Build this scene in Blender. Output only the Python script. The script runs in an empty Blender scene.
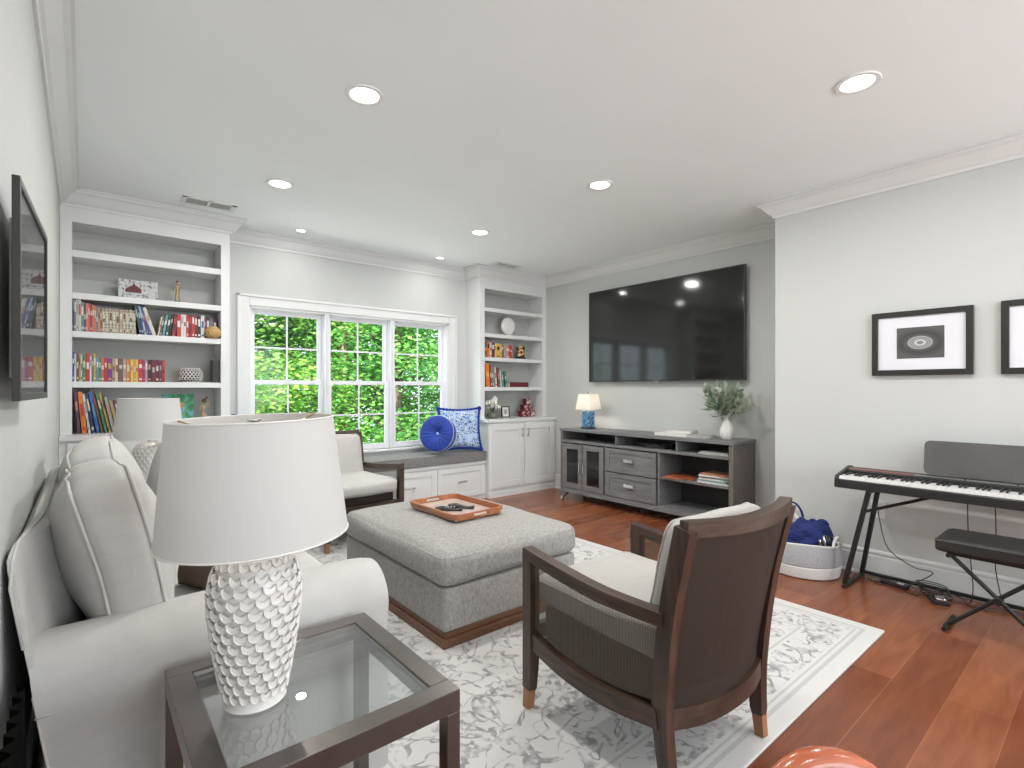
import bpy, bmesh, math, random
from mathutils import Vector, Matrix, noise
from math import pi, sin, cos, radians

# ------------------------------------------------------------------ camera, world, lights, exposure
scene = bpy.context.scene
COL = scene.collection
R = radians
cam_data = bpy.data.cameras.new('camera')
cam = bpy.data.objects.new('camera', cam_data)
COL.objects.link(cam)
cam.location = (0, 0, 1.28)
cam.rotation_euler = (R(90), 0, R(-39.7))
cam_data.sensor_width = 36.0
cam_data.lens = 515.0 / 1024.0 * 36.0
cam_data.shift_y = 5.0 / 1024.0
cam_data.clip_start = 0.05
scene.camera = cam

scene.view_settings.view_transform = 'Standard'
scene.view_settings.look = 'None'
scene.view_settings.exposure = 0.08
scene.view_settings.gamma = 1.0
scene.view_settings.use_curve_mapping = False

world = bpy.data.worlds.new('sky')
scene.world = world
world.use_nodes = True
world.node_tree.nodes['Background'].inputs[0].default_value = (0.80, 0.90, 1.0, 1)
world.node_tree.nodes['Background'].inputs[1].default_value = 3.2

def lamp(name, kind, loc, rot, energy, color=(1, 1, 1), size=None, size_y=None, angle=None, shape=None):
    d = bpy.data.lights.new(name, kind)
    d.energy = energy; d.color = color
    if kind == 'AREA':
        d.shape = shape or ('RECTANGLE' if size_y else 'DISK')
        d.size = size
        if size_y: d.size_y = size_y
    elif kind == 'POINT' and size: d.shadow_soft_size = size
    elif kind == 'SUN': d.angle = angle or 0.02
    o = bpy.data.objects.new(name, d)
    o.location = loc; o.rotation_euler = rot
    COL.objects.link(o)
    return o

lamp('sun', 'SUN', (0, 0, 10), (R(48), 0, R(-20)), 14.0, (1.0, 0.95, 0.86), angle=R(1))
# fill lamp added at the unseen rear wall, tilted up to lift the ceiling
lamp('rear_fill', 'AREA', (2.1, -2.9, 1.6), (R(-90 - 32), 0, R(180)), 88, (0.93, 0.98, 1.0), size=3.6, size_y=1.7)
# fill lamps added outside the windows, above and below view, for room and ceiling
lamp('window_fill_high', 'AREA', (2.28, 6.5, 3.3), (R(-58), 0, 0), 120, (0.90, 0.96, 1.0), size=3.4, size_y=1.2)
lamp('window_fill_low', 'AREA', (2.28, 6.5, -0.55), (R(-122), 0, 0), 85, (0.97, 1.0, 0.94), size=3.4, size_y=1.2)
CAN_POWER = 14.5
BIG_CANS = [(1.07, 2.435), (2.835, 0.836), (1.07, 3.87), (2.835, 2.43), (2.835, 3.88), (1.07, 0.84), (1.07, -0.8), (2.835, -0.8)]
SMALL_CANS = [(1.532, 4.88), (3.037, 4.91)]

# ------------------------------------------------------------------ materials
def new_mat(name):
    m = bpy.data.materials.new(name); m.use_nodes = True
    return m, m.node_tree, m.node_tree.nodes['Principled BSDF']

def _n(nt, t, **kw):
    n = nt.nodes.new(t)
    for k, v in kw.items(): setattr(n, k, v)
    return n

def mat(name, color, rough=0.5, metal=0.0, var=0.0, scale=20.0, bump=0.0, bscale=None, spec=None, emit=None, estr=0.0, sheen=0.0, stretch=(1, 1, 1), coat=0.0):
    """plain surface with noise-driven tint and bump"""
    m, nt, b = new_mat(name)
    L = nt.links
    b.inputs['Base Color'].default_value = (*color, 1)
    b.inputs['Roughness'].default_value = rough
    b.inputs['Metallic'].default_value = metal
    if spec is not None: b.inputs['Specular IOR Level'].default_value = spec
    if sheen: b.inputs['Sheen Weight'].default_value = sheen
    if coat: b.inputs['Coat Weight'].default_value = coat; b.inputs['Coat Roughness'].default_value = 0.08
    if emit:
        b.inputs['Emission Color'].default_value = (*emit, 1); b.inputs['Emission Strength'].default_value = estr
    if var or bump:
        tc = _n(nt, 'ShaderNodeTexCoord'); mp = _n(nt, 'ShaderNodeMapping')
        mp.inputs['Scale'].default_value = stretch
        L.new(tc.outputs['Object'], mp.inputs['Vector'])
        nz = _n(nt, 'ShaderNodeTexNoise'); nz.inputs['Scale'].default_value = scale; nz.inputs['Detail'].default_value = 4
        L.new(mp.outputs['Vector'], nz.inputs['Vector'])
    if var:
        r = _n(nt, 'ShaderNodeValToRGB')
        r.color_ramp.elements[0].position = 0.3; r.color_ramp.elements[1].position = 0.7
        r.color_ramp.elements[0].color = (*[max(0, c * (1 - var)) for c in color], 1)
        r.color_ramp.elements[1].color = (*[min(1, c * (1 + var)) for c in color], 1)
        L.new(nz.outputs['Fac'], r.inputs['Fac']); L.new(r.outputs['Color'], b.inputs['Base Color'])
    if bump:
        nb = nz
        if bscale:
            nb = _n(nt, 'ShaderNodeTexNoise'); nb.inputs['Scale'].default_value = bscale; nb.inputs['Detail'].default_value = 3
            L.new(mp.outputs['Vector'], nb.inputs['Vector'])
        bp = _n(nt, 'ShaderNodeBump'); bp.inputs['Strength'].default_value = bump; bp.inputs['Distance'].default_value = 0.01
        L.new(nb.outputs['Fac'], bp.inputs['Height']); L.new(bp.outputs['Normal'], b.inputs['Normal'])
    return m

def wood(name, c1, c2, rough=0.4, axis=0, scale=6.0, coat=0.0):
    m, nt, b = new_mat(name); L = nt.links
    tc = _n(nt, 'ShaderNodeTexCoord'); mp = _n(nt, 'ShaderNodeMapping')
    st = [8.0, 8.0, 8.0]; st[axis] = 0.8
    mp.inputs['Scale'].default_value = st
    nz = _n(nt, 'ShaderNodeTexNoise'); nz.inputs['Scale'].default_value = scale; nz.inputs['Detail'].default_value = 6
    r = _n(nt, 'ShaderNodeValToRGB')
    r.color_ramp.elements[0].position = 0.32; r.color_ramp.elements[1].position = 0.68
    r.color_ramp.elements[0].color = (*c1, 1); r.color_ramp.elements[1].color = (*c2, 1)
    L.new(tc.outputs['Object'], mp.inputs['Vector']); L.new(mp.outputs['Vector'], nz.inputs['Vector'])
    L.new(nz.outputs['Fac'], r.inputs['Fac']); L.new(r.outputs['Color'], b.inputs['Base Color'])
    b.inputs['Roughness'].default_value = rough
    if coat: b.inputs['Coat Weight'].default_value = coat; b.inputs['Coat Roughness'].default_value = 0.1
    bp = _n(nt, 'ShaderNodeBump'); bp.inputs['Strength'].default_value = 0.15; bp.inputs['Distance'].default_value = 0.003
    L.new(nz.outputs['Fac'], bp.inputs['Height']); L.new(bp.outputs['Normal'], b.inputs['Normal'])
    return m

def fabric(name, color, var=0.06, weave=420.0, bump=0.25, slub=30.0, stretch=(1, 1, 1), rough=0.95):
    """woven cloth: fine weave bump and soft slub tint"""
    m, nt, b = new_mat(name); L = nt.links
    tc = _n(nt, 'ShaderNodeTexCoord'); mp = _n(nt, 'ShaderNodeMapping'); mp.inputs['Scale'].default_value = stretch
    L.new(tc.outputs['Object'], mp.inputs['Vector'])
    a = _n(nt, 'ShaderNodeTexNoise'); a.inputs['Scale'].default_value = slub; a.inputs['Detail'].default_value = 5
    w = _n(nt, 'ShaderNodeTexNoise'); w.inputs['Scale'].default_value = weave; w.inputs['Detail'].default_value = 2
    L.new(mp.outputs['Vector'], a.inputs['Vector']); L.new(mp.outputs['Vector'], w.inputs['Vector'])
    mx = _n(nt, 'ShaderNodeMath', operation='ADD'); L.new(a.outputs['Fac'], mx.inputs[0]); L.new(w.outputs['Fac'], mx.inputs[1])
    h = _n(nt, 'ShaderNodeMath', operation='MULTIPLY'); h.inputs[1].default_value = 0.5; L.new(mx.outputs[0], h.inputs[0])
    r = _n(nt, 'ShaderNodeValToRGB'); r.color_ramp.elements[0].position = 0.35; r.color_ramp.elements[1].position = 0.65
    r.color_ramp.elements[0].color = (*[c * (1 - var) for c in color], 1)
    r.color_ramp.elements[1].color = (*[min(1, c * (1 + var)) for c in color], 1)
    L.new(h.outputs[0], r.inputs['Fac']); L.new(r.outputs['Color'], b.inputs['Base Color'])
    b.inputs['Roughness'].default_value = rough; b.inputs['Specular IOR Level'].default_value = 0.2
    bp = _n(nt, 'ShaderNodeBump'); bp.inputs['Strength'].default_value = bump; bp.inputs['Distance'].default_value = 0.002
    L.new(w.outputs['Fac'], bp.inputs['Height']); L.new(bp.outputs['Normal'], b.inputs['Normal'])
    return m

def floor_mat():
    m, nt, b = new_mat('cherry_planks'); L = nt.links
    tc = _n(nt, 'ShaderNodeTexCoord')
    mp = _n(nt, 'ShaderNodeMapping'); mp.inputs['Location'].default_value = (0.35, 0.082, 0)
    L.new(tc.outputs['Object'], mp.inputs['Vector'])
    br = _n(nt, 'ShaderNodeTexBrick')
    br.offset = 0.37; br.squash = 1.0
    br.inputs['Scale'].default_value = 1.0
    br.inputs['Brick Width'].default_value = 1.9
    br.inputs['Row Height'].default_value = 0.19
    br.inputs['Mortar Size'].default_value = 0.0012
    br.inputs['Mortar Smooth'].default_value = 0.2
    br.inputs['Bias'].default_value = 0.0
    br.inputs['Color1'].default_value = (0.175, 0.050, 0.020, 1)
    br.inputs['Color2'].default_value = (0.285, 0.098, 0.043, 1)
    br.inputs['Mortar'].default_value = (0.33, 0.13, 0.07, 1)
    L.new(mp.outputs['Vector'], br.inputs['Vector'])
    mp2 = _n(nt, 'ShaderNodeMapping'); mp2.inputs['Scale'].default_value = (1.4, 9, 1)
    L.new(tc.outputs['Object'], mp2.inputs['Vector'])
    nz = _n(nt, 'ShaderNodeTexNoise'); nz.inputs['Scale'].default_value = 2.2; nz.inputs['Detail'].default_value = 5; nz.inputs['Distortion'].default_value = 0.7
    L.new(mp2.outputs['Vector'], nz.inputs['Vector'])
    r = _n(nt, 'ShaderNodeValToRGB'); r.color_ramp.elements[0].position = 0.3; r.color_ramp.elements[1].position = 0.72
    r.color_ramp.elements[0].color = (0.78, 0.75, 0.74, 1); r.color_ramp.elements[1].color = (1.14, 1.15, 1.16, 1)
    L.new(nz.outputs['Fac'], r.inputs['Fac'])
    mx = _n(nt, 'ShaderNodeMix', data_type='RGBA', blend_type='MULTIPLY'); mx.inputs['Factor'].default_value = 1.0
    L.new(br.outputs['Color'], mx.inputs[6]); L.new(r.outputs['Color'], mx.inputs[7])
    L.new(mx.outputs[2], b.inputs['Base Color'])
    b.inputs['Roughness'].default_value = 0.24
    return m

def rug_mat(hx, hy):
    """cream pile with a grey scrolling floral pattern and two border bands"""
    m, nt, b = new_mat('rug_floral'); L = nt.links
    tc = _n(nt, 'ShaderNodeTexCoord')
    def math_(op, a, c=None, d=None):
        n = _n(nt, 'ShaderNodeMath', operation=op)
        for i, v in enumerate((a, c, d)):
            if v is None: continue
            if isinstance(v, (int, float)): n.inputs[i].default_value = v
            else: L.new(v, n.inputs[i])
        return n.outputs[0]
    def nz(scale, detail, loc=(0, 0, 0), dist=0.0):
        mp = _n(nt, 'ShaderNodeMapping'); mp.inputs['Location'].default_value = loc
        L.new(tc.outputs['Object'], mp.inputs['Vector'])
        n = _n(nt, 'ShaderNodeTexNoise'); n.inputs['Scale'].default_value = scale; n.inputs['Detail'].default_value = detail; n.inputs['Distortion'].default_value = dist
        L.new(mp.outputs['Vector'], n.inputs['Vector'])
        return n.outputs['Fac']
    def band(v, c, w):                      # 1 inside |v-c|<w
        return math_('LESS_THAN', math_('ABSOLUTE', math_('SUBTRACT', v, c)), w)
    sw = nz(5.5, 1.0, dist=0.9)             # scrolls
    vines = band(sw, 0.5, 0.024)
    sw2 = nz(4.2, 1.0, (7, 3, 0), 1.4)
    vines2 = band(sw2, 0.47, 0.017)
    vo = _n(nt, 'ShaderNodeTexVoronoi'); vo.inputs['Scale'].default_value = 4.2; vo.inputs['Randomness'].default_value = 0.7
    wr = _n(nt, 'ShaderNodeTexNoise'); wr.inputs['Scale'].default_value = 16; L.new(tc.outputs['Object'], wr.inputs['Vector'])
    vm = _n(nt, 'ShaderNodeVectorMath', operation='MULTIPLY_ADD'); vm.inputs[1].default_value = (0.16, 0.16, 0.16)
    L.new(wr.outputs['Color'], vm.inputs[0]); L.new(tc.outputs['Object'], vm.inputs[2]); L.new(vm.outputs[0], vo.inputs['Vector'])
    ring = band(vo.outputs['Distance'], 0.27, 0.036)
    core = math_('LESS_THAN', vo.outputs['Distance'], 0.11)
    leaf = band(nz(9.0, 2.0, (3, 9, 0), 0.6), 0.640, 0.036)
    sx = _n(nt, 'ShaderNodeSeparateXYZ'); L.new(tc.outputs['Object'], sx.inputs[0])
    ex = math_('SUBTRACT', hx, math_('ABSOLUTE', sx.outputs['X'])); ey = math_('SUBTRACT', hy, math_('ABSOLUTE', sx.outputs['Y']))
    e = math_('MINIMUM', ex, ey)
    b1 = band(e, 0.075, 0.009); b2 = band(e, 0.300, 0.006); b3 = band(e, 0.105, 0.005)
    tot = vines
    for v in (vines2, ring, core, leaf): tot = math_('MAXIMUM', tot, v)
    tot = math_('MULTIPLY', tot, math_('GREATER_THAN', math_('ABSOLUTE', math_('SUBTRACT', e, 0.300)), 0.02))
    tot = math_('MULTIPLY', tot, math_('GREATER_THAN', e, 0.125))
    brd = math_('MAXIMUM', math_('MAXIMUM', b1, b2), b3)
    wear = nz(28, 3, (1, 1, 0))
    wr2 = _n(nt, 'ShaderNodeMapRange'); wr2.inputs['From Min'].default_value = 0.35; wr2.inputs['From Max'].default_value = 0.62
    L.new(wear, wr2.inputs['Value'])
    fac = math_('MAXIMUM', math_('MULTIPLY', math_('MULTIPLY', tot, wr2.outputs['Result']), 1.0), math_('MULTIPLY', brd, 0.42))
    mx = _n(nt, 'ShaderNodeMix', data_type='RGBA'); L.new(fac, mx.inputs['Factor'])
    mx.inputs[6].default_value = (0.60, 0.59, 0.57, 1); mx.inputs[7].default_value = (0.29, 0.285, 0.285, 1)
    L.new(mx.outputs[2], b.inputs['Base Color'])
    b.inputs['Roughness'].default_value = 0.95; b.inputs['Specular IOR Level'].default_value = 0.15
    pile = nz(260, 2)
    bp = _n(nt, 'ShaderNodeBump'); bp.inputs['Strength'].default_value = 0.5; bp.inputs['Distance'].default_value = 0.004
    L.new(pile, bp.inputs['Height']); L.new(bp.outputs['Normal'], b.inputs['Normal'])
    return m

def glass_mat(name, tint=(1, 1, 1), refl=1.0, rough=0.0, base=0.04):
    m, nt, b = new_mat(name); L = nt.links
    nt.nodes.remove(b); out = nt.nodes['Material Output']
    tr = _n(nt, 'ShaderNodeBsdfTransparent'); tr.inputs[0].default_value = (*tint, 1)
    gl = _n(nt, 'ShaderNodeBsdfGlossy'); gl.inputs['Roughness'].default_value = rough
    gl.inputs['Color'].default_value = (refl, refl, refl, 1)
    lw = _n(nt, 'ShaderNodeLayerWeight'); lw.inputs['Blend'].default_value = 0.5
    pw = _n(nt, 'ShaderNodeMath', operation='POWER'); pw.inputs[1].default_value = 5.0; L.new(lw.outputs['Facing'], pw.inputs[0])
    fr = _n(nt, 'ShaderNodeMath', operation='MULTIPLY_ADD'); fr.inputs[1].default_value = 0.96; fr.inputs[2].default_value = base; L.new(pw.outputs[0], fr.inputs[0])
    mx = _n(nt, 'ShaderNodeMixShader')
    L.new(fr.outputs[0], mx.inputs[0]); L.new(tr.outputs[0], mx.inputs[1]); L.new(gl.outputs[0], mx.inputs[2])
    L.new(mx.outputs[0], out.inputs[0])
    return m

def cane_mat(name, color, pitch=0.0042, open_=0.30, axes='YZ'):
    """woven cane: strands both ways with small see-through holes"""
    m, nt, b = new_mat(name); L = nt.links
    out = nt.nodes['Material Output']
    tc = _n(nt, 'ShaderNodeTexCoord'); sx = _n(nt, 'ShaderNodeSeparateXYZ'); L.new(tc.outputs['Object'], sx.inputs[0])
    holes = []
    for ax in axes:
        a = _n(nt, 'ShaderNodeMath', operation='DIVIDE'); a.inputs[1].default_value = pitch; L.new(sx.outputs[ax], a.inputs[0])
        f = _n(nt, 'ShaderNodeMath', operation='FRACT'); L.new(a.outputs[0], f.inputs[0])
        g = _n(nt, 'ShaderNodeMath', operation='LESS_THAN'); g.inputs[1].default_value = math.sqrt(open_); L.new(f.outputs[0], g.inputs[0])
        holes.append(g.outputs[0])
    mul = _n(nt, 'ShaderNodeMath', operation='MULTIPLY'); L.new(holes[0], mul.inputs[0]); L.new(holes[1], mul.inputs[1])
    nz = _n(nt, 'ShaderNodeTexNoise'); nz.inputs['Scale'].default_value = 180; L.new(tc.outputs['Object'], nz.inputs['Vector'])
    r = _n(nt, 'ShaderNodeValToRGB'); r.color_ramp.elements[0].color = (*[c * 0.6 for c in color], 1); r.color_ramp.elements[1].color = (*[c * 1.4 for c in color], 1)
    L.new(nz.outputs['Fac'], r.inputs['Fac']); L.new(r.outputs['Color'], b.inputs['Base Color'])
    b.inputs['Roughness'].default_value = 0.6
    tr = _n(nt, 'ShaderNodeBsdfTransparent'); mx = _n(nt, 'ShaderNodeMixShader')
    L.new(mul.outputs[0], mx.inputs[0]); L.new(b.outputs[0], mx.inputs[1]); L.new(tr.outputs[0], mx.inputs[2]); L.new(mx.outputs[0], out.inputs[0])
    return m

def leaf_mat(name, c1, c2, transl=0.4):
    m, nt, b = new_mat(name); L = nt.links
    out = nt.nodes['Material Output']
    tc = _n(nt, 'ShaderNodeTexCoord'); nz = _n(nt, 'ShaderNodeTexNoise'); nz.inputs['Scale'].default_value = 1.6; nz.inputs['Detail'].default_value = 5
    L.new(tc.outputs['Object'], nz.inputs['Vector'])
    r = _n(nt, 'ShaderNodeValToRGB'); r.color_ramp.elements[0].position = 0.38; r.color_ramp.elements[1].position = 0.62
    r.color_ramp.elements[0].color = (*c1, 1); r.color_ramp.elements[1].color = (*c2, 1)
    L.new(nz.outputs['Fac'], r.inputs['Fac']); L.new(r.outputs['Color'], b.inputs['Base Color'])
    b.inputs['Roughness'].default_value = 0.5
    tl = _n(nt, 'ShaderNodeBsdfTranslucent'); L.new(r.outputs['Color'], tl.inputs[0])
    mx = _n(nt, 'ShaderNodeMixShader'); mx.inputs[0].default_value = transl
    L.new(b.outputs[0], mx.inputs[1]); L.new(tl.outputs[0], mx.inputs[2]); L.new(mx.outputs[0], out.inputs[0])
    return m

def ramp_mat(name, tex, stops, scale=10, rough=0.6, coat=0.0, **tk):
    """pattern material: texture value through a colour ramp (constant stops)"""
    m, nt, b = new_mat(name); L = nt.links
    tc = _n(nt, 'ShaderNodeTexCoord')
    t = _n(nt, tex)
    t.inputs['Scale'].default_value = scale
    for k, v in tk.items():
        if k in t.inputs: t.inputs[k].default_value = v
    wr = _n(nt, 'ShaderNodeTexNoise'); wr.inputs['Scale'].default_value = scale * 1.2; L.new(tc.outputs['Object'], wr.inputs['Vector'])
    vm = _n(nt, 'ShaderNodeVectorMath', operation='MULTIPLY_ADD'); vm.inputs[1].default_value = (1.0 / scale,) * 3
    L.new(wr.outputs['Color'], vm.inputs[0]); L.new(tc.outputs['Object'], vm.inputs[2]); L.new(vm.outputs[0], t.inputs['Vector'])
    r = _n(nt, 'ShaderNodeValToRGB'); r.color_ramp.interpolation = 'CONSTANT'
    r.color_ramp.elements[0].position = stops[0][0]; r.color_ramp.elements[0].color = (*stops[0][1], 1)
    r.color_ramp.elements[1].position = stops[1][0]; r.color_ramp.elements[1].color = (*stops[1][1], 1)
    for p, c in stops[2:]:
        e = r.color_ramp.elements.new(p); e.color = (*c, 1)
    src = t.outputs['Distance'] if tex == 'ShaderNodeTexVoronoi' else t.outputs[0]
    L.new(src, r.inputs['Fac']); L.new(r.outputs['Color'], b.inputs['Base Color'])
    b.inputs['Roughness'].default_value = rough
    if coat: b.inputs['Coat Weight'].default_value = coat
    return m

M = {}
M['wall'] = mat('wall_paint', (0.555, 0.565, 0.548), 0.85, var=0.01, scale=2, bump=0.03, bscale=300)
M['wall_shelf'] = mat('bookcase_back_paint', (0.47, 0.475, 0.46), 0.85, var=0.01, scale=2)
M['ceiling'] = mat('ceiling_paint', (0.865, 0.90, 0.90), 0.9, var=0.01, scale=2, bump=0.03, bscale=250)
M['trim'] = mat('white_trim_paint', (0.71, 0.715, 0.705), 0.45, var=0.01, scale=3)
M['vinyl'] = mat('white_window_vinyl', (0.80, 0.80, 0.83), 0.35, var=0.01, scale=3)
M['floor'] = floor_mat()
M['glass'] = glass_mat('window_glass', (0.98, 0.99, 0.985), 0.22)
M['sofa'] = fabric('sofa_linen', (0.53, 0.52, 0.50), var=0.05, weave=350, slub=14, stretch=(1, 1, 3))
M['sofa_pipe'] = fabric('sofa_piping', (0.60, 0.585, 0.565), var=0.05)
M['grey_pillow'] = fabric('grey_pillow_cloth', (0.44, 0.43, 0.415))
M['brown_pillow'] = fabric('brown_pillow_cloth', (0.16, 0.115, 0.085))
M['ottoman'] = fabric('ottoman_chenille', (0.345, 0.335, 0.32), var=0.28, weave=260, bump=0.5, slub=70, stretch=(1, 1, 0.6))
M['chair_cloth'] = fabric('chair_cushion_cloth', (0.47, 0.455, 0.43), var=0.05, weave=400)
M['walnut'] = wood('dark_walnut', (0.030, 0.017, 0.012), (0.085, 0.050, 0.036), 0.35, axis=2)
M['walnut_h'] = wood('dark_walnut_rail', (0.032, 0.018, 0.012), (0.090, 0.053, 0.038), 0.35, axis=1)
M['walnut_x'] = wood('dark_walnut_cross_rail', (0.030, 0.017, 0.011), (0.078, 0.045, 0.032), 0.35, axis=0)
M['leg_tip'] = wood('pale_leg_tip', (0.28, 0.125, 0.06), (0.36, 0.17, 0.085), 0.4, axis=2)
M['plinth'] = wood('walnut_plinth', (0.10, 0.042, 0.020), (0.19, 0.085, 0.042), 0.4, axis=0)
M['cane'] = cane_mat('dark_cane', (0.15, 0.125, 0.10), pitch=0.006, open_=0.46)
M['cane_back'] = cane_mat('dark_cane_back', (0.034, 0.023, 0.018), open_=0.10, axes='XZ')
M['dark_fabric'] = fabric('dark_seat_lining', (0.045, 0.032, 0.027))
M['bronze'] = mat('bronze_metal', (0.085, 0.068, 0.060), 0.28, metal=0.55, coat=0.8, var=0.12, scale=8, bump=0.03, bscale=120)
M['tglass'] = glass_mat('table_glass', (0.86, 0.885, 0.885), 1.0, base=0.16)
M['ceramic'] = mat('white_ceramic', (0.74, 0.72, 0.69), 0.28, var=0.02, scale=20)
M['shade'] = None
M['steel'] = mat('brushed_steel', (0.55, 0.55, 0.55), 0.3, metal=1.0, var=0.05, scale=60)
M['chrome'] = mat('polished_chrome', (0.78, 0.78, 0.78), 0.15, metal=1.0)
M['brass'] = mat('aged_brass', (0.52, 0.38, 0.18), 0.35, metal=1.0, var=0.1, scale=40)
M['black'] = mat('black_plastic', (0.018, 0.018, 0.018), 0.38, var=0.1, scale=30)
M['black_metal'] = mat('black_metal', (0.020, 0.020, 0.020), 0.4, metal=0.3, var=0.1, scale=30)
M['black_leather'] = mat('black_leatherette', (0.022, 0.021, 0.020), 0.42, var=0.1, scale=30, bump=0.2, bscale=250)
M['screen'] = mat('tv_screen', (0.010, 0.011, 0.010), 0.08, var=0.05, scale=3, spec=0.55)
M['console'] = wood('grey_console_wood', (0.135, 0.134, 0.136), (0.200, 0.199, 0.200), 0.42, axis=1)
M['console_v'] = wood('grey_console_wood_side', (0.115, 0.100, 0.092), (0.165, 0.147, 0.138), 0.45, axis=2)
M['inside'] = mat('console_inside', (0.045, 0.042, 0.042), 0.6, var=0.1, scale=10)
M['bench_cloth'] = fabric('window_seat_cloth', (0.215, 0.205, 0.20), var=0.22, weave=300, bump=0.4, slub=60, stretch=(0.5, 1, 2))
M['royal'] = mat('royal_blue_velvet', (0.004, 0.034, 0.29), 0.6, var=0.2, scale=9, sheen=0.1, bump=0.2, bscale=200)
M['royal_dark'] = mat('deep_blue_velvet', (0.005, 0.012, 0.13), 0.7, var=0.2, scale=15)
M['cord_white'] = mat('pale_piping', (0.45, 0.52, 0.68), 0.8)
M['button'] = mat('pale_blue_button', (0.35, 0.55, 0.85), 0.6)
M['fringe'] = mat('blue_fringe', (0.008, 0.035, 0.26), 0.9, var=0.4, scale=150, bump=0.6)
M['floral'] = ramp_mat('blue_floral_cloth', 'ShaderNodeTexVoronoi', [(0.0, (0.55, 0.54, 0.36)), (0.13, (0.02, 0.05, 0.10)), (0.24, (0.10, 0.26, 0.62)), (0.34, (0.50, 0.60, 0.75)), (0.50, (0.02, 0.05, 0.10)), (0.58, (0.42, 0.55, 0.75))], scale=20, rough=0.9)
M['tray'] = wood('acacia_tray', (0.33, 0.105, 0.040), (0.50, 0.20, 0.085), 0.32, axis=1, scale=4, coat=0.3)
M['tray_in'] = mat('tray_inlay', (0.50, 0.40, 0.36), 0.3, var=0.15, scale=14, coat=0.3)
M['blue_pattern'] = ramp_mat('blue_willow_porcelain', 'ShaderNodeTexVoronoi', [(0.0, (0.42, 0.66, 0.82)), (0.16, (0.03, 0.10, 0.24)), (0.28, (0.22, 0.48, 0.70)), (0.38, (0.015, 0.04, 0.10)), (0.56, (0.08, 0.22, 0.38))], scale=24, rough=0.2, coat=0.3)
M['key_white'] = mat('ivory_keys', (0.82, 0.82, 0.80), 0.25)
M['grey_panel'] = mat('smoked_music_rest', (0.10, 0.098, 0.094), 0.35, var=0.15, scale=4)
M['rosewood'] = mat('red_fallboard_strip', (0.30, 0.11, 0.085), 0.35, var=0.15, scale=30)
M['rope_grey'] = mat('grey_marl_rope', (0.42, 0.42, 0.44), 0.9, var=0.35, scale=120, stretch=(1, 1, 4), bump=0.5)
M['rope_white'] = mat('white_rope', (0.74, 0.73, 0.71), 0.9, var=0.06, scale=60, bump=0.5, stretch=(1, 1, 5))
M['navy'] = mat('navy_cotton', (0.010, 0.022, 0.13), 0.85, var=0.3, scale=12, bump=0.3, bscale=120)
M['camo'] = ramp_mat('mottled_cloth', 'ShaderNodeTexNoise', [(0.0, (0.03, 0.03, 0.025)), (0.47, (0.16, 0.12, 0.08)), (0.56, (0.28, 0.25, 0.18))], scale=30, rough=0.9)
M['paper'] = mat('paper', (0.72, 0.70, 0.64), 0.8, var=0.05, scale=80, stretch=(1, 1, 20))
M['mat_board'] = mat('white_mat_board', (0.72, 0.72, 0.76), 0.7)
M['frame_black'] = mat('black_frame', (0.022, 0.020, 0.018), 0.35, var=0.1, scale=20)
M['leaf_sage'] = leaf_mat('sage_leaves', (0.20, 0.27, 0.18), (0.58, 0.66, 0.52), 0.3)
M['stem'] = mat('olive_stem', (0.10, 0.11, 0.05), 0.7, var=0.1, scale=30)
M['bark'] = mat('tree_bark', (0.36, 0.28, 0.19), 0.9, var=0.35, scale=8, bump=0.8, stretch=(3, 3, 0.6))
M['bark_dark'] = mat('dark_tree_bark', (0.12, 0.09, 0.065), 0.9, var=0.35, scale=8, bump=0.8, stretch=(3, 3, 0.6))
M['white_plastic'] = mat('white_plastic', (0.78, 0.78, 0.76), 0.4)
M['vent_dark'] = mat('vent_cavity', (0.06, 0.06, 0.06), 0.8)
M['speck_cream'] = ramp_mat('cream_speckled_spine', 'ShaderNodeTexNoise', [(0.0, (0.20, 0.17, 0.13)), (0.44, (0.62, 0.58, 0.49)), (0.60, (0.45, 0.37, 0.22))], scale=90, rough=0.7)
M['maroon'] = mat('maroon_leather', (0.12, 0.012, 0.014), 0.5, var=0.1, scale=30)
M['gold_ball'] = mat('woven_straw', (0.52, 0.33, 0.13), 0.7, var=0.35, scale=90, bump=0.8)
M['cherry_chair'] = wood('polished_cherry', (0.30, 0.055, 0.018), (0.50, 0.13, 0.045), 0.22, axis=0, coat=0.35)
M['chair_leather'] = mat('oxblood_leather', (0.17, 0.045, 0.030), 0.3, var=0.15, scale=10, coat=0.5)
M['black_cloth'] = mat('black_cloth', (0.010, 0.010, 0.009), 0.95, var=0.2, scale=9, bump=0.2, spec=0.1)

def shade_mat(name, color, transl=0.5):
    m, nt, b = new_mat(name); L = nt.links; out = nt.nodes['Material Output']
    b.inputs['Base Color'].default_value = (*color, 1); b.inputs['Roughness'].default_value = 0.9
    tl = _n(nt, 'ShaderNodeBsdfTranslucent'); tl.inputs[0].default_value = (*color, 1)
    tc = _n(nt, 'ShaderNodeTexCoord'); nz = _n(nt, 'ShaderNodeTexNoise'); nz.inputs['Scale'].default_value = 300
    L.new(tc.outputs['Object'], nz.inputs['Vector'])
    bp = _n(nt, 'ShaderNodeBump'); bp.inputs['Strength'].default_value = 0.15; bp.inputs['Distance'].default_value = 0.001
    L.new(nz.outputs['Fac'], bp.inputs['Height']); L.new(bp.outputs['Normal'], b.inputs['Normal'])
    mx = _n(nt, 'ShaderNodeMixShader'); mx.inputs[0].default_value = transl
    L.new(b.outputs[0], mx.inputs[1]); L.new(tl.outputs[0], mx.inputs[2]); L.new(mx.outputs[0], out.inputs[0])
    return m
M['shade'] = shade_mat('white_linen_shade', (0.72, 0.715, 0.70), 0.3)
M['shade_warm'] = shade_mat('cream_shade', (0.90, 0.87, 0.80), 0.5)
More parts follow.
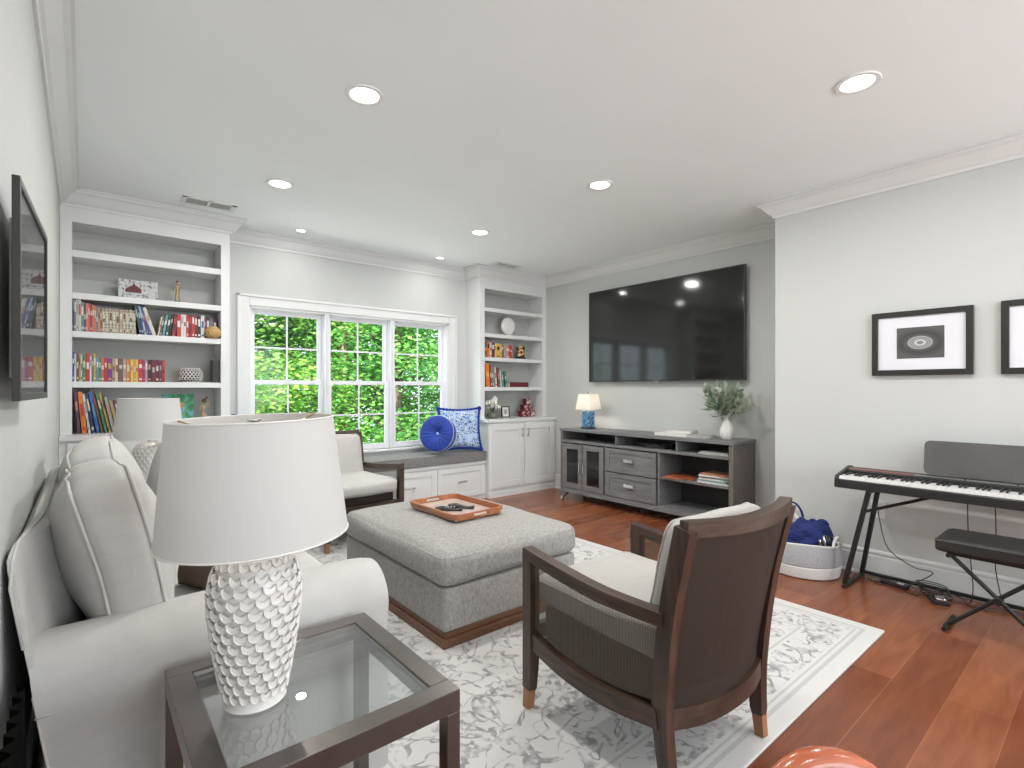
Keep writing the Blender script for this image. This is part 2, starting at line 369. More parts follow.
M['lens'] = mat('downlight_lens', (0.9, 0.9, 0.9), 0.5, emit=(1.0, 0.98, 0.95), estr=6.0)

# ------------------------------------------------------------------ mesh helpers
def nb(): return bmesh.new()

def box(bm, x0, x1, y0, y1, z0, z1, mi=0, T=None):
    vs = [bm.verts.new((x, y, z)) for z in (z0, z1) for y in (y0, y1) for x in (x0, x1)]
    fs = [(0, 2, 3, 1), (4, 5, 7, 6), (0, 1, 5, 4), (2, 6, 7, 3), (0, 4, 6, 2), (1, 3, 7, 5)]
    for f in fs: bm.faces.new([vs[i] for i in f]).material_index = mi
    if T is not None: bmesh.ops.transform(bm, matrix=T, verts=vs)
    return vs

def bevel(bm, w, seg=2):
    bmesh.ops.bevel(bm, geom=list(bm.edges), offset=w, segments=seg, affect='EDGES', profile=0.5, clamp_overlap=True)
    return bm

def bbox_(x0, x1, y0, y1, z0, z1, w=0.004, seg=2, T=None):
    bm = nb(); box(bm, x0, x1, y0, y1, z0, z1, T=T)
    if w: bevel(bm, w, seg)
    return bm

def join(bm, other):
    me = bpy.data.meshes.new('tmp'); other.to_mesh(me); bm.from_mesh(me); bpy.data.meshes.remove(me); other.free()
    return bm

def tube(bm, pts, r, n=8, caps=True, closed=False, mi=0, sq=False):
    """sweep a round (or square) section along points; r is a number or a list"""
    pts = [Vector(p) for p in pts]; N = len(pts)
    rr = r if isinstance(r, (list, tuple)) else [r] * N
    rings = []
    up = None
    for i, p in enumerate(pts):
        if closed: t = pts[(i + 1) % N] - pts[i - 1]
        else: t = pts[min(i + 1, N - 1)] - pts[max(i - 1, 0)]
        if t.length < 1e-9: t = Vector((0, 0, 1))
        t.normalize()
        if up is None:
            up = Vector((0, 0, 1)) if abs(t.z) < 0.9 else Vector((0, 1, 0))
        a = t.cross(up)
        if a.length < 1e-4: a = t.cross(Vector((1, 0, 0)))
        a.normalize(); b = a.cross(t).normalized()
        up = b
        ring = []
        for k in range(n):
            ang = 2 * pi * k / n + (pi / 4 if sq else 0)
            ring.append(bm.verts.new(p + (a * cos(ang) + b * sin(ang)) * rr[i] * (1.4142 if sq else 1)))
        rings.append(ring)
    m = N if closed else N - 1
    for i in range(m):
        A, B = rings[i], rings[(i + 1) % N]
        for k in range(n):
            bm.faces.new((A[k], A[(k + 1) % n], B[(k + 1) % n], B[k])).material_index = mi
    if caps and not closed:
        bm.faces.new(rings[0][::-1]).material_index = mi; bm.faces.new(rings[-1]).material_index = mi
    return bm

def barp(bm, pts, w, h, side=(1, 0, 0)):
    """rectangular bar swept along pts: w along `side`, h across; w/h may be lists"""
    pts = [Vector(p) for p in pts]; N = len(pts); side = Vector(side).normalized()
    W = w if isinstance(w, (list, tuple)) else [w] * N
    H = h if isinstance(h, (list, tuple)) else [h] * N
    rings = []
    for i, p in enumerate(pts):
        t = (pts[min(i + 1, N - 1)] - pts[max(i - 1, 0)]).normalized()
        s = (side - t * side.dot(t)).normalized(); u = t.cross(s)
        rings.append([bm.verts.new(p + s * (a * W[i] / 2) + u * (b * H[i] / 2)) for a, b in ((-1, -1), (1, -1), (1, 1), (-1, 1))])
    for i in range(N - 1):
        for k in range(4): bm.faces.new((rings[i][k], rings[i][(k + 1) % 4], rings[i + 1][(k + 1) % 4], rings[i + 1][k]))
    bm.faces.new(rings[0][::-1]); bm.faces.new(rings[-1])
    bmesh.ops.recalc_face_normals(bm, faces=list(bm.faces))
    return bm

def lathe(bm, prof, n=32, c=(0, 0, 0), mi=0, sx=1, sy=1):
    rings = []
    for r, z in prof:
        if r < 1e-6: rings.append([bm.verts.new((c[0], c[1], c[2] + z))])
        else: rings.append([bm.verts.new((c[0] + r * sx * cos(2 * pi * k / n), c[1] + r * sy * sin(2 * pi * k / n), c[2] + z)) for k in range(n)])
    for A, B in zip(rings[:-1], rings[1:]):
        for k in range(n):
            k2 = (k + 1) % n
            if len(A) == 1 and len(B) == 1: continue
            if len(A) == 1: f = (A[0], B[k2], B[k])
            elif len(B) == 1: f = (A[k], A[k2], B[0])
            else: f = (A[k], A[k2], B[k2], B[k])
            bm.faces.new(f).material_index = mi
    return bm

def prism(bm, poly, axis, a, b, mi=0):
    """extrude a 2D polygon: axis 'x' -> poly is (y,z); 'y' -> (x,z); 'z' -> (x,y)"""
    def P(p, t): return {'x': (t, p[0], p[1]), 'y': (p[0], t, p[1]), 'z': (p[0], p[1], t)}[axis]
    A = [bm.verts.new(P(p, a)) for p in poly]; B = [bm.verts.new(P(p, b)) for p in poly]
    n = len(poly)
    fs = [bm.faces.new(A), bm.faces.new(B[::-1])]
    for i in range(n): fs.append(bm.faces.new((A[i], B[i], B[(i + 1) % n], A[(i + 1) % n])))
    for f in fs: f.material_index = mi
    bmesh.ops.recalc_face_normals(bm, faces=fs)
    return A + B

def puff(hx, hy, hz, r=0.03, bulge=(0.01, 0.01, 0.03), n=14, wr=0.0, seed=0, T=None, freq=5.0):
    """box cushion: rounded edges, bulging faces, soft wrinkles"""
    bm = nb()
    g = bmesh.ops.create_cube(bm, size=2.0)
    bmesh.ops.subdivide_edges(bm, edges=list(bm.edges), cuts=n, use_grid_fill=True)
    H = (hx, hy, hz)
    for v in bm.verts:
        p = v.co.copy()
        # pull grid lines toward the edges so the rounding has vertices
        q = [math.copysign(1 - (1 - abs(c)) ** 1.25, c) for c in p]
        w = [q[i] * H[i] for i in range(3)]
        core = [max(-(H[i] - r), min(H[i] - r, w[i])) for i in range(3)]
        d = Vector([w[i] - core[i] for i in range(3)])
        if d.length > 1e-7: d = d.normalized() * r
        o = Vector(core) + d
        for i in range(3):
            j, k = (i + 1) % 3, (i + 2) % 3
            o[i] += bulge[i] * q[i] * (1 - q[j] ** 2) * (1 - q[k] ** 2) if bulge[i] else 0
        if wr:
            nv = noise.noise_vector(Vector((o.x * freq + seed, o.y * freq, o.z * freq)))
            o += nv * wr
        v.co = o
    if T is not None: bmesh.ops.transform(bm, matrix=T, verts=list(bm.verts))
    return bm

def seam_loop(hx, hy, hz, plane, at, r=0.03, rad=0.004, T=None, wr=0.0, seed=0, freq=5.0, off=0.0):
    """piping round a cushion: plane 'x'|'y'|'z' at coordinate `at`"""
    A, B = {'x': (hy, hz), 'y': (hx, hz), 'z': (hx, hy)}[plane]
    A += off; B += off
    pts = []
    for cx, cy, a0 in ((A - r, B - r, 0), (-(A - r), B - r, 90), (-(A - r), -(B - r), 180), (A - r, -(B - r), 270)):
        for k in range(5):
            a = R(a0 + k * 22.5)
            pts.append((cx + r * cos(a), cy + r * sin(a)))
    full = []
    for i in range(len(pts)):
        p, q = Vector(pts[i]), Vector(pts[(i + 1) % len(pts)])
        m = max(1, int((q - p).length / 0.04))
        for k in range(m): full.append(p.lerp(q, k / m))
    P3 = []
    for p in full:
        o = Vector({'x': (at, p.x, p.y), 'y': (p.x, at, p.y), 'z': (p.x, p.y, at)}[plane])
        if wr: o += noise.noise_vector(Vector((o.x * freq + seed, o.y * freq, o.z * freq))) * wr
        P3.append(T @ o if T is not None else o)
    bm = nb(); tube(bm, P3, rad, 6, closed=True)
    return bm

def knife_pillow(w, h, t, n=20, T=None, corner=0.06):
    """scatter pillow in the X-Z plane, thickness along Y"""
    bm = nb()
    def pt(u, v, s):
        pin = 1 - corner * ((1 - abs(u)) ** 0.6 * abs(v) ** 6 + 0)     # sides cave between the corners
        x = u * w / 2 * (1 - corner * (1 - v * v) * abs(u) ** 3 * 1.0)
        z = v * h / 2 * (1 - corner * (1 - u * u) * abs(v) ** 3 * 1.0)
        th = t / 2 * ((1 - u ** 4) * (1 - v ** 4)) ** 0.55
        wr = noise.noise(Vector((u * 2.2, v * 2.2, s * 3 + w * 9))) * t * 0.08 * (1 - u * u) * (1 - v * v)
        return Vector((x, s * th + wr, z))
    grid = {}
    for s in (-1, 1):
        for i in range(n + 1):
            for j in range(n + 1):
                u, v = -1 + 2 * i / n, -1 + 2 * j / n
                edge = i in (0, n) or j in (0, n)
                key = (i, j, 0 if edge else s)
                if key not in grid: grid[key] = bm.verts.new(pt(u, v, s) if not edge else Vector((pt(u, v, 1).x, 0, pt(u, v, 1).z)))
    def G(i, j, s): return grid[(i, j, 0 if (i in (0, n) or j in (0, n)) else s)]
    for s in (-1, 1):
        for i in range(n):
            for j in range(n):
                f = [G(i, j, s), G(i + 1, j, s), G(i + 1, j + 1, s), G(i, j + 1, s)]
                if s > 0: f = f[::-1]
                try: bm.faces.new(f)
                except ValueError: pass
    if T is not None: bmesh.ops.transform(bm, matrix=T, verts=list(bm.verts))
    return bm

def pillow_edge(w, h, corner=0.06, m=24):
    pts = []
    for k in range(m): pts.append((-1 + 2 * k / m, -1))
    for k in range(m): pts.append((1, -1 + 2 * k / m))
    for k in range(m): pts.append((1 - 2 * k / m, 1))
    for k in range(m): pts.append((-1, 1 - 2 * k / m))
    return [Vector((u * w / 2 * (1 - corner * (1 - v * v) * abs(u) ** 3), 0, v * h / 2 * (1 - corner * (1 - u * u) * abs(v) ** 3))) for u, v in pts]

def build(name, bm, m, parent=None, smooth=False, world=False, mats=None, auto=None):
    if world and parent is not None:
        inv = (Matrix.Translation(parent.location) @ parent.rotation_euler.to_matrix().to_4x4()).inverted()
        if parent.parent is not None:
            pp = parent.parent
            inv = (Matrix.Translation(pp.location) @ pp.rotation_euler.to_matrix().to_4x4() @ Matrix.Translation(parent.location)).inverted()
        bmesh.ops.transform(bm, matrix=inv, verts=list(bm.verts))
    bmesh.ops.recalc_face_normals(bm, faces=list(bm.faces))
    me = bpy.data.meshes.new(name); bm.to_mesh(me); bm.free()
    for x in (mats or [m]): me.materials.append(x)
    if smooth:
        for p in me.polygons: p.use_smooth = True
        if smooth != 'all':
            try: me.set_sharp_from_angle(angle=R(38))
            except Exception: pass
    o = bpy.data.objects.new(name, me); COL.objects.link(o)
    if parent is not None: o.parent = parent
    return o

def thing(name, label, cat, loc=(0, 0, 0), rz=0.0, group=None, rx=0.0, ry=0.0):
    o = bpy.data.objects.new(name, None); COL.objects.link(o)
    o.empty_display_size = 0.1
    o.location = loc; o.rotation_euler = (rx, ry, rz); o['label'] = label; o['category'] = cat
    if group: o['group'] = group
    return o

def tag(o, label, cat, group=None, kind=None):
    if label: o['label'] = label
    if cat: o['category'] = cat
    if group: o['group'] = group
    if kind: o['kind'] = kind
    return o

def struct(name, bm, m, parent=None, smooth=False, label=None):
    o = build(name, bm, m, parent, smooth=smooth)
    if parent is None: o['kind'] = 'structure'
    return o

def recentre(o, base=True):
    """move a single-mesh thing's origin to the middle of its base"""
    vs = [v.co for v in o.data.vertices]
    c = Vector(((min(v.x for v in vs) + max(v.x for v in vs)) / 2, (min(v.y for v in vs) + max(v.y for v in vs)) / 2, min(v.z for v in vs)))
    o.data.transform(Matrix.Translation(-c)); o.location = c
    return o

def copy_tree(o, parent=None):
    c = o.copy(); COL.objects.link(c)
    if parent is not None: c.parent = parent
    for ch in list(o.children): copy_tree(ch, c)
    return c

def RZ(a): return Matrix.Rotation(a, 4, 'Z')
def RX(a): return Matrix.Rotation(a, 4, 'X')
def RY(a): return Matrix.Rotation(a, 4, 'Y')
def TR(x, y, z): return Matrix.Translation((x, y, z))

# ------------------------------------------------------------------ room shell
XL, XR, XT = -0.14, 4.178, 4.717        # left wall, piano wall, television wall
YJ, YF, YW, YB = 1.793, 4.97, 5.27, -3.0  # jog, bookcase fronts, window wall, rear wall
ZC = 2.74

def plain(name, x0, x1, y0, y1, z0, z1, m):
    bm = nb(); box(bm, x0, x1, y0, y1, z0, z1); return struct(name, bm, m)

plain('floor', XL - 0.2, XT + 0.2, YB - 0.2, YW + 0.2, -0.12, 0.0, M['floor'])
plain('ceiling', XL - 0.2, XT + 0.2, YB - 0.2, YW + 0.2, ZC, ZC + 0.15, M['ceiling'])
plain('wall_left', XL - 0.15, XL, YB - 0.15, YW + 0.15, 0, ZC, M['wall'])
plain('wall_television', XT, XT + 0.15, YJ, YW + 0.15, 0, ZC, M['wall'])
plain('wall_right', XR, XT + 0.15, YB - 0.15, YJ, 0, ZC, M['wall'])
WX0, WX1, WZ0, WZ1 = 1.183, 3.380, 0.62, 2.062          # window opening
bm = nb()
box(bm, XL, WX0, YW, YW + 0.15, 0, ZC); box(bm, WX1, XT, YW, YW + 0.15, 0, ZC)
box(bm, WX0, WX1, YW, YW + 0.15, 0, WZ0); box(bm, WX0, WX1, YW, YW + 0.15, WZ1, ZC)
struct('wall_window', bm, M['wall'])
bm = nb()
box(bm, XL, 0.3, YB - 0.15, YB, 0, ZC); box(bm, 3.9, XR, YB - 0.15, YB, 0, ZC)
box(bm, 0.3, 3.9, YB - 0.15, YB, 0, 0.7); box(bm, 0.3, 3.9, YB - 0.15, YB, 2.45, ZC)
struct('wall_rear', bm, M['wall'])
bm = nb(); box(bm, 0.3, 3.9, YB - 0.10, YB - 0.06, 0.7, 0.76); box(bm, 0.3, 3.9, YB - 0.10, YB - 0.06, 2.39, 2.45)
for x in (0.3, 1.17, 2.07, 2.97, 3.84): box(bm, x, x + 0.06, YB - 0.10, YB - 0.06, 0.76, 2.39)
struct('window_4', bm, M['vinyl'])

CROWN = [(0, 0.0), (0.012, 0.0), (0.016, 0.018), (0.030, 0.026), (0.050, 0.048), (0.076, 0.080), (0.094, 0.090), (0.098, 0.105), (0.112, 0.108), (0.112, 0.122), (0, 0.122)]
def crown_path(name, pts, z0=ZC - 0.122, prof=CROWN, m=None, flip=1):
    """moulding mitred along a plan polyline; room is to the left of the walking direction (flip=1)"""
    bm = nb(); rings = []
    P = [Vector((p[0], p[1])) for p in pts]
    for i, p in enumerate(P):
        d0 = (P[i] - P[i - 1]).normalized() if i else None
        d1 = (P[i + 1] - P[i]).normalized() if i < len(P) - 1 else None
        n0 = Vector((-d0.y, d0.x)) * flip if d0 else None; n1 = Vector((-d1.y, d1.x)) * flip if d1 else None
        if n0 is None: off = n1
        elif n1 is None: off = n0
        else: off = (n0 + n1) / (1 + n0.dot(n1))
        rings.append([bm.verts.new((p.x + off.x * u, p.y + off.y * u, z0 + v)) for u, v in prof])
    n = len(prof)
    for A, B in zip(rings[:-1], rings[1:]):
        for k in range(n): bm.faces.new((A[k], A[(k + 1) % n], B[(k + 1) % n], B[k]))
    bm.faces.new(rings[0]); bm.faces.new(rings[-1][::-1])
    return struct(name, bm, m or M['trim'])
BL, BR = 0.966, 3.63                      # inner sides of the two bookcases
# walking so that the room lies on the left hand: up the right side, along the window wall, down the left wall
crown_path('trim_1', [(XR, YB), (XR, YJ), (XT, YJ), (XT, YF)])
crown_path('trim_2', [(BR, YW), (BL, YW)])
crown_path('trim_3', [(XL, YF), (XL, YB)])
BASE = [(0, 0), (0.016, 0), (0.016, 0.135), (0.013, 0.140), (0.013, 0.150), (0.020, 0.156), (0.018, 0.168), (0.008, 0.176), (0, 0.176)]
SHOE = [(0, 0), (0.030, 0), (0.030, 0.010), (0.022, 0.020), (0.016, 0.022), (0, 0.022)]
crown_path('baseboard_right', [(XR, YB), (XR, YJ), (XT, YJ), (XT, 4.78)], z0=0, prof=BASE)
crown_path('baseboard_left', [(XL, 4.78), (XL, YB)], z0=0, prof=BASE)
crown_path('trim_4', [(XR - 0.016, YB), (XR - 0.016, YJ + 0.016), (XT - 0.016, YJ + 0.016), (XT - 0.016, 4.78)], z0=0, prof=[(0, 0), (0.014, 0), (0.012, 0.010), (0.006, 0.018), (0, 0.018)])

# ------------------------------------------------------------------ windows
CAS = 0.092
bm = nb()
for x0, x1, z0, z1 in ((WX0 - CAS, WX0, WZ0 - 0.03, WZ1 + CAS), (WX1, WX1 + CAS, WZ0 - 0.03, WZ1 + CAS), (WX0, WX1, WZ1, WZ1 + CAS)):
    b2 = bbox_(x0, x1, YW - 0.018, YW, z0, z1, 0.003); join(bm, b2)
for x0, x1, z0, z1 in ((WX0 - CAS - 0.012, WX0 - CAS + 0.012, WZ0 - 0.03, WZ1 + CAS + 0.012), (WX1 + CAS - 0.012, WX1 + CAS + 0.012, WZ0 - 0.03, WZ1 + CAS + 0.012), (WX0 - CAS - 0.012, WX1 + CAS + 0.012, WZ1 + CAS - 0.012, WZ1 + CAS + 0.012)):
    join(bm, bbox_(x0, x1, YW - 0.030, YW, z0, z1, 0.004))
box(bm, WX0, WX1, YW, YW + 0.05, WZ1 - 0.018, WZ1); box(bm, WX0, WX0 + 0.014, YW, YW + 0.05, WZ0, WZ1); box(bm, WX1 - 0.014, WX1, YW, YW + 0.05, WZ0, WZ1)
struct('trim_5', bm, M['trim'])
bm = bbox_(WX0 - 0.03, WX1 + 0.03, YW - 0.035, YW + 0.06, WZ0 - 0.025, WZ0, 0.005)
struct('trim_6', bm, M['trim'])
pitch = (WX1 - WX0) / 3
for i in range(3):
    a, b = WX0 + pitch * i, WX0 + pitch * (i + 1)
    fw = 0.030
    if i > 0: a0 = a
    root = bpy.data.objects.new('window_%d' % (i + 1), None); COL.objects.link(root); root.location = (a, YW + 0.06, WZ0); root['kind'] = 'structure'
    f = nb()                                  # outer frame with side tracks
    for x0, x1, z0, z1 in ((a, a + fw, WZ0, WZ1), (b - fw, b, WZ0, WZ1)): box(f, x0, x1, YW + 0.05, YW + 0.13, z0, z1)
    box(f, a + fw, b - fw, YW + 0.05, YW + 0.13, WZ0, WZ0 + 0.02); box(f, a + fw, b - fw, YW + 0.05, YW + 0.13, WZ1 - 0.022, WZ1)
    box(f, a - 0.002 + (0.014 if i == 0 else 0), a + 0.022, YW + 0.01, YW + 0.05, WZ0, WZ1 - 0.018); box(f, b - 0.022, b + 0.002 - (0.014 if i == 2 else 0), YW + 0.01, YW + 0.05, WZ0, WZ1 - 0.018)
    build('window_frame', f, M['vinyl'], root, world=True)
    zm = 1.345
    for nm, z0, z1, yy, top in (('lower_sash', WZ0 + 0.02, zm + 0.022, YW + 0.060, False), ('upper_sash', zm - 0.022, WZ1 - 0.022, YW + 0.092, True)):
        s = nb(); sw = 0.034 if not top else 0.038
        x0, x1 = a + fw, b - fw
        box(s, x0, x0 + sw, yy, yy + 0.03, z0, z1); box(s, x1 - sw, x1, yy, yy + 0.03, z0, z1)
        box(s, x0 + sw, x1 - sw, yy, yy + 0.03, z0, z0 + 0.04); box(s, x0 + sw, x1 - sw, yy, yy + 0.03, z1 - 0.04, z1)
        so = build(nm, s, M['vinyl'], root, world=True)
        g = nb(); box(g, x0 + sw - 0.004, x1 - sw + 0.004, yy + 0.013, yy + 0.017, z0 + 0.036, z1 - 0.036)
        build('glass_pane', g, M['glass'], root, world=True)
        mu = nb(); xm = (x0 + x1) / 2; zc = (z0 + z1) / 2
        box(mu, xm - 0.008, xm + 0.008, yy + 0.006, yy + 0.012, z0 + 0.04, z1 - 0.04)
        box(mu, x0 + sw, x1 - sw, yy + 0.005, yy + 0.0118, zc - 0.008, zc + 0.008)
        build('muntin', mu, M['vinyl'], root, world=True)
    lk = nb(); box(lk, (a + b) / 2 - 0.03, (a + b) / 2 + 0.03, YW + 0.058, YW + 0.078, zm + 0.022, zm + 0.034)
    build('sash_lock', lk, M['vinyl'], root, world=True)

# ------------------------------------------------------------------ ceiling fittings
def can_light(x, y, r, label, power, grp):
    t = thing('ceiling_light', label, 'ceiling light', (x, y, ZC), group=grp)
    bm = nb(); lathe(bm, [(r * 0.70, -0.001), (r * 0.78, -0.007), (r * 0.97, -0.007), (r, -0.003), (r, 0.0), (r * 0.72, 0.0), (r * 0.70, -0.001)], 40)
    build('trim_ring', bm, M['white_plastic'], t, smooth=True)
    bm = nb(); lathe(bm, [(0, -0.0035), (r * 0.5, -0.004), (r * 0.72, -0.0035)], 32)
    build('lens', bm, M['lens'], t, smooth='all')
    l = lamp('downlight_lamp', 'AREA', (x, y, ZC - 0.012), (0, 0, 0), power, (1.0, 0.985, 0.965), size=r * 1.4)
    return t
POS = ['large round recessed ceiling light nearest the left bookcase side, in front of the lamps', 'large round recessed ceiling light at top right, brightest and nearest above the piano side',
       'round recessed ceiling light between the air vent and the near left downlight', 'round recessed ceiling light in the middle of the ceiling, left of the television top',
       'round recessed ceiling light nearest the right bookcase', 'round recessed ceiling light above the near end table, out of the picture above',
       'round recessed ceiling light behind the camera on the sofa side', 'round recessed ceiling light behind the camera on the piano side']
for (x, y), lb in zip(BIG_CANS, POS): can_light(x, y, 0.094, lb, CAN_POWER * (0.45 if x < 2 and y < 1 else 1.3 if y > 2 and x > 2 else 1.0), 'large recessed downlights')
for (x, y), lb in zip(SMALL_CANS, ['small recessed light close to the crown moulding above the left window', 'small recessed light close to the crown moulding above the right window']):
    can_light(x, y, 0.056, lb, CAN_POWER * 0.14, 'small recessed downlights over the window seat')

def vent(name, cx, cy, w, d, label, louver='y'):
    t = thing(name, label, 'vent', (cx, cy, ZC))
    bm = nb()
    for x0, x1, y0, y1 in ((-w / 2, w / 2, -d / 2, -d / 2 + 0.020), (-w / 2, w / 2, d / 2 - 0.020, d / 2), (-w / 2, -w / 2 + 0.035, -d / 2, d / 2), (w / 2 - 0.035, w / 2, -d / 2, d / 2), (-0.012, 0.012, -d / 2, d / 2)):
        box(bm, x0, x1, y0, y1, -0.004, 0.0)
    build('frame', bm, M['white_plastic'], t)
    bm = nb(); box(bm, -w / 2 + 0.03, w / 2 - 0.03, -d / 2 + 0.02, d / 2 - 0.02, -0.0015, -0.0005)
    build('backing', bm, M['vent_dark'], t)
    bm = nb()
    n = 11
    for s in (-1, 1):
        for k in range(n):
            x = s * (0.018 + (w / 2 - 0.055) * (k + 0.5) / n)
            box(bm, x - 0.0022, x + 0.0022, -d / 2 + 0.020, d / 2 - 0.020, -0.003, -0.0016)
    build('louvers', bm, M['white_plastic'], t)
vent('air_vent', 0.755, 4.655, 0.37, 0.165, 'white louvred air vent in the ceiling in front of the left bookcase')
vent('air_vent', 3.83, 4.72, 0.37, 0.15, 'white louvred air vent in the ceiling in front of the right bookcase')

# ------------------------------------------------------------------ built-in bookcases
def handle(t, x, z, y, L=0.10, vertical=True, m='steel', name='handle', out=0.028):
    """bar pull standing off a front that faces -Y"""
    bm = nb()
    if vertical:
        tube(bm, [(x, y - out, z - L / 2), (x, y - out, z + L / 2)], 0.0055, 8)
        for s in (-1, 1): tube(bm, [(x, y, z + s * L * 0.36), (x, y - out, z + s * L * 0.36)], 0.004, 8)
    else:
        tube(bm, [(x - L / 2, y - out, z), (x + L / 2, y - out, z)], 0.0055, 8)
        for s in (-1, 1): tube(bm, [(x + s * L * 0.36, y, z), (x + s * L * 0.36, y - out, z)], 0.004, 8)
    return build(name, bm, M[m], t, smooth=True, world=True)

def shaker(name, t, x0, x1, z0, z1, y, fr=0.055, m='trim', th=0.02, world=True):
    bm = nb()
    for a, b, c, d in ((x0, x0 + fr, z0, z1), (x1 - fr, x1, z0, z1), (x0 + fr, x1 - fr, z0, z0 + fr), (x0 + fr, x1 - fr, z1 - fr, z1)):
        join(bm, bbox_(a, b, y - th, y, c, d, 0.0015, 1))
    box(bm, x0 + fr, x1 - fr, y - 0.010, y, z0 + fr, z1 - fr)
    return build(name, bm, M[m], t, world=world)

def bookcase(x0, x1, ox0, ox1, ztop, shelves, counter, side, label, nd):
    """upper open shelves, counter and lower cupboard; side='l' or 'r' tells which end touches a wall"""
    t = thing('bookcase', label, 'bookcase', ((x0 + x1) / 2, 5.0, 0))
    D = YW - 0.002; F = YF
    bm = nb()
    e = 0.002
    box(bm, x0 + e, ox0, F, F + 0.02, counter, 2.60); box(bm, ox1, x1 - e, F, F + 0.02, counter, 2.60); box(bm, ox0, ox1, F, F + 0.02, ztop, 2.60)
    box(bm, ox0 - 0.02, ox0, F + 0.02, D, counter, 2.60); box(bm, ox1, ox1 + 0.02, F + 0.02, D, counter, 2.60)
    if side == 'l': box(bm, x1 - e - 0.018, x1 - e, F + 0.02, D, counter, 2.60)
    else: box(bm, x0 + e, x0 + e + 0.018, F + 0.02, D, counter, 2.60)
    box(bm, x0 + e, x1 - e, F, D, 2.60, 2.735)
    box(bm, ox0, ox1, F + 0.02, D, ztop + 0.001, ztop + 0.02)
    build('carcass', bm, M['trim'], t, world=True)
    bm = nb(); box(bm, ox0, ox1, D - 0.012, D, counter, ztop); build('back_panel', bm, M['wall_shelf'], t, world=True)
    for z1, th in shelves:
        bm = bbox_(ox0, ox1, F + 0.004, D - 0.012, z1 - th, z1, 0.002, 1); build('shelf', bm, M['trim'], t, world=True)
    FL = 4.80
    bm = bbox_(x0 + (e if side == 'l' else -0.02), x1 + (0.02 if side == 'l' else -e), FL - 0.022, D, counter - 0.035, counter, 0.004)
    build('counter', bm, M['trim'], t, world=True)
    bm = nb(); box(bm, x0 + e, x1 - e, FL, D, 0.0, counter - 0.036)
    box(bm, x0 + e, x1 - e, FL - 0.012, FL, 0.0, 0.06)
    build('cupboard', bm, M['trim'], t, world=True)
    w = (x1 - x0 - 0.09 - 0.02) / nd
    for k in range(nd):
        a = x0 + 0.045 + k * (w + 0.02 / max(1, nd - 1) if nd > 1 else 0)
        d = shaker('door', t, a, a + w, 0.105, counter - 0.055, FL, fr=0.075)
        hx = a + w - 0.035 if k == 0 else a + 0.035
        bmh = nb()
        tube(bmh, [(hx, FL - 0.046, 0.70), (hx, FL - 0.046, 0.80)], 0.0065, 8)
        for s in (0.705, 0.795): tube(bmh, [(hx, FL - 0.018, s), (hx, FL - 0.05, s)], 0.0075, 8)
        h = build('door_handle', bmh, M['steel'], None, smooth=True); h.parent = d
        h.data.transform(Matrix.Translation(-Vector(t.location)))
    # crown on the front and the free side
    if side == 'l': pts = [(x1, YW - 0.003), (x1, F), (x0 + 0.003, F)]
    else: pts = [(x1 - 0.003, F), (x0, F), (x0, YW - 0.003)]
    bmc = nb(); rings = []
    P = [Vector(p) for p in pts]
    for i, p in enumerate(P):
        ns = []
        for a, b in ((i - 1, i), (i, i + 1)):
            if 0 <= a and b < len(P):
                d = (P[b] - P[a]).normalized(); ns.append(Vector((d.y, -d.x)) * (-1 if side == 'l' else -1) * -1)
        if side == 'l': ns = [-n for n in ns]
        else: ns = [-n for n in ns]
        off = ns[0] if len(ns) == 1 else (ns[0] + ns[1]) / (1 + ns[0].dot(ns[1]))
        rings.append([bmc.verts.new((p.x + off.x * u, p.y + off.y * u, ZC - 0.124 + v)) for u, v in CROWN])
    n = len(CROWN)
    for A, B in zip(rings[:-1], rings[1:]):
        for k in range(n): bmc.faces.new((A[k], A[(k + 1) % n], B[(k + 1) % n], B[k]))
    bmc.faces.new(rings[0]); bmc.faces.new(rings[-1][::-1])
    build('crown_moulding', bmc, M['trim'], t, world=True)
    return t
SL = {'s1': 2.305, 's2': 1.992, 's3': 1.708, 's4': 1.335, 'c': 0.945}
SR = {'s1': 2.264, 's2': 1.955, 's3': 1.664, 's4': 1.304, 'c': 0.918}
bookcase(XL, BL, -0.07, 0.897, 2.51, [(SL['s1'], 0.05), (SL['s2'], 0.045), (SL['s3'], 0.045), (SL['s4'], 0.045)], SL['c'], 'l',
         'wide white built-in bookcase in the left corner, filled with books above a white cupboard', 2)
bookcase(BR, XT, 3.70, 4.645, 2.49, [(SR['s1'], 0.045), (SR['s2'], 0.045), (SR['s3'], 0.045), (SR['s4'], 0.045)], SR['c'], 'r',
         'white built-in bookcase in the right corner above a two-door cupboard', 2)

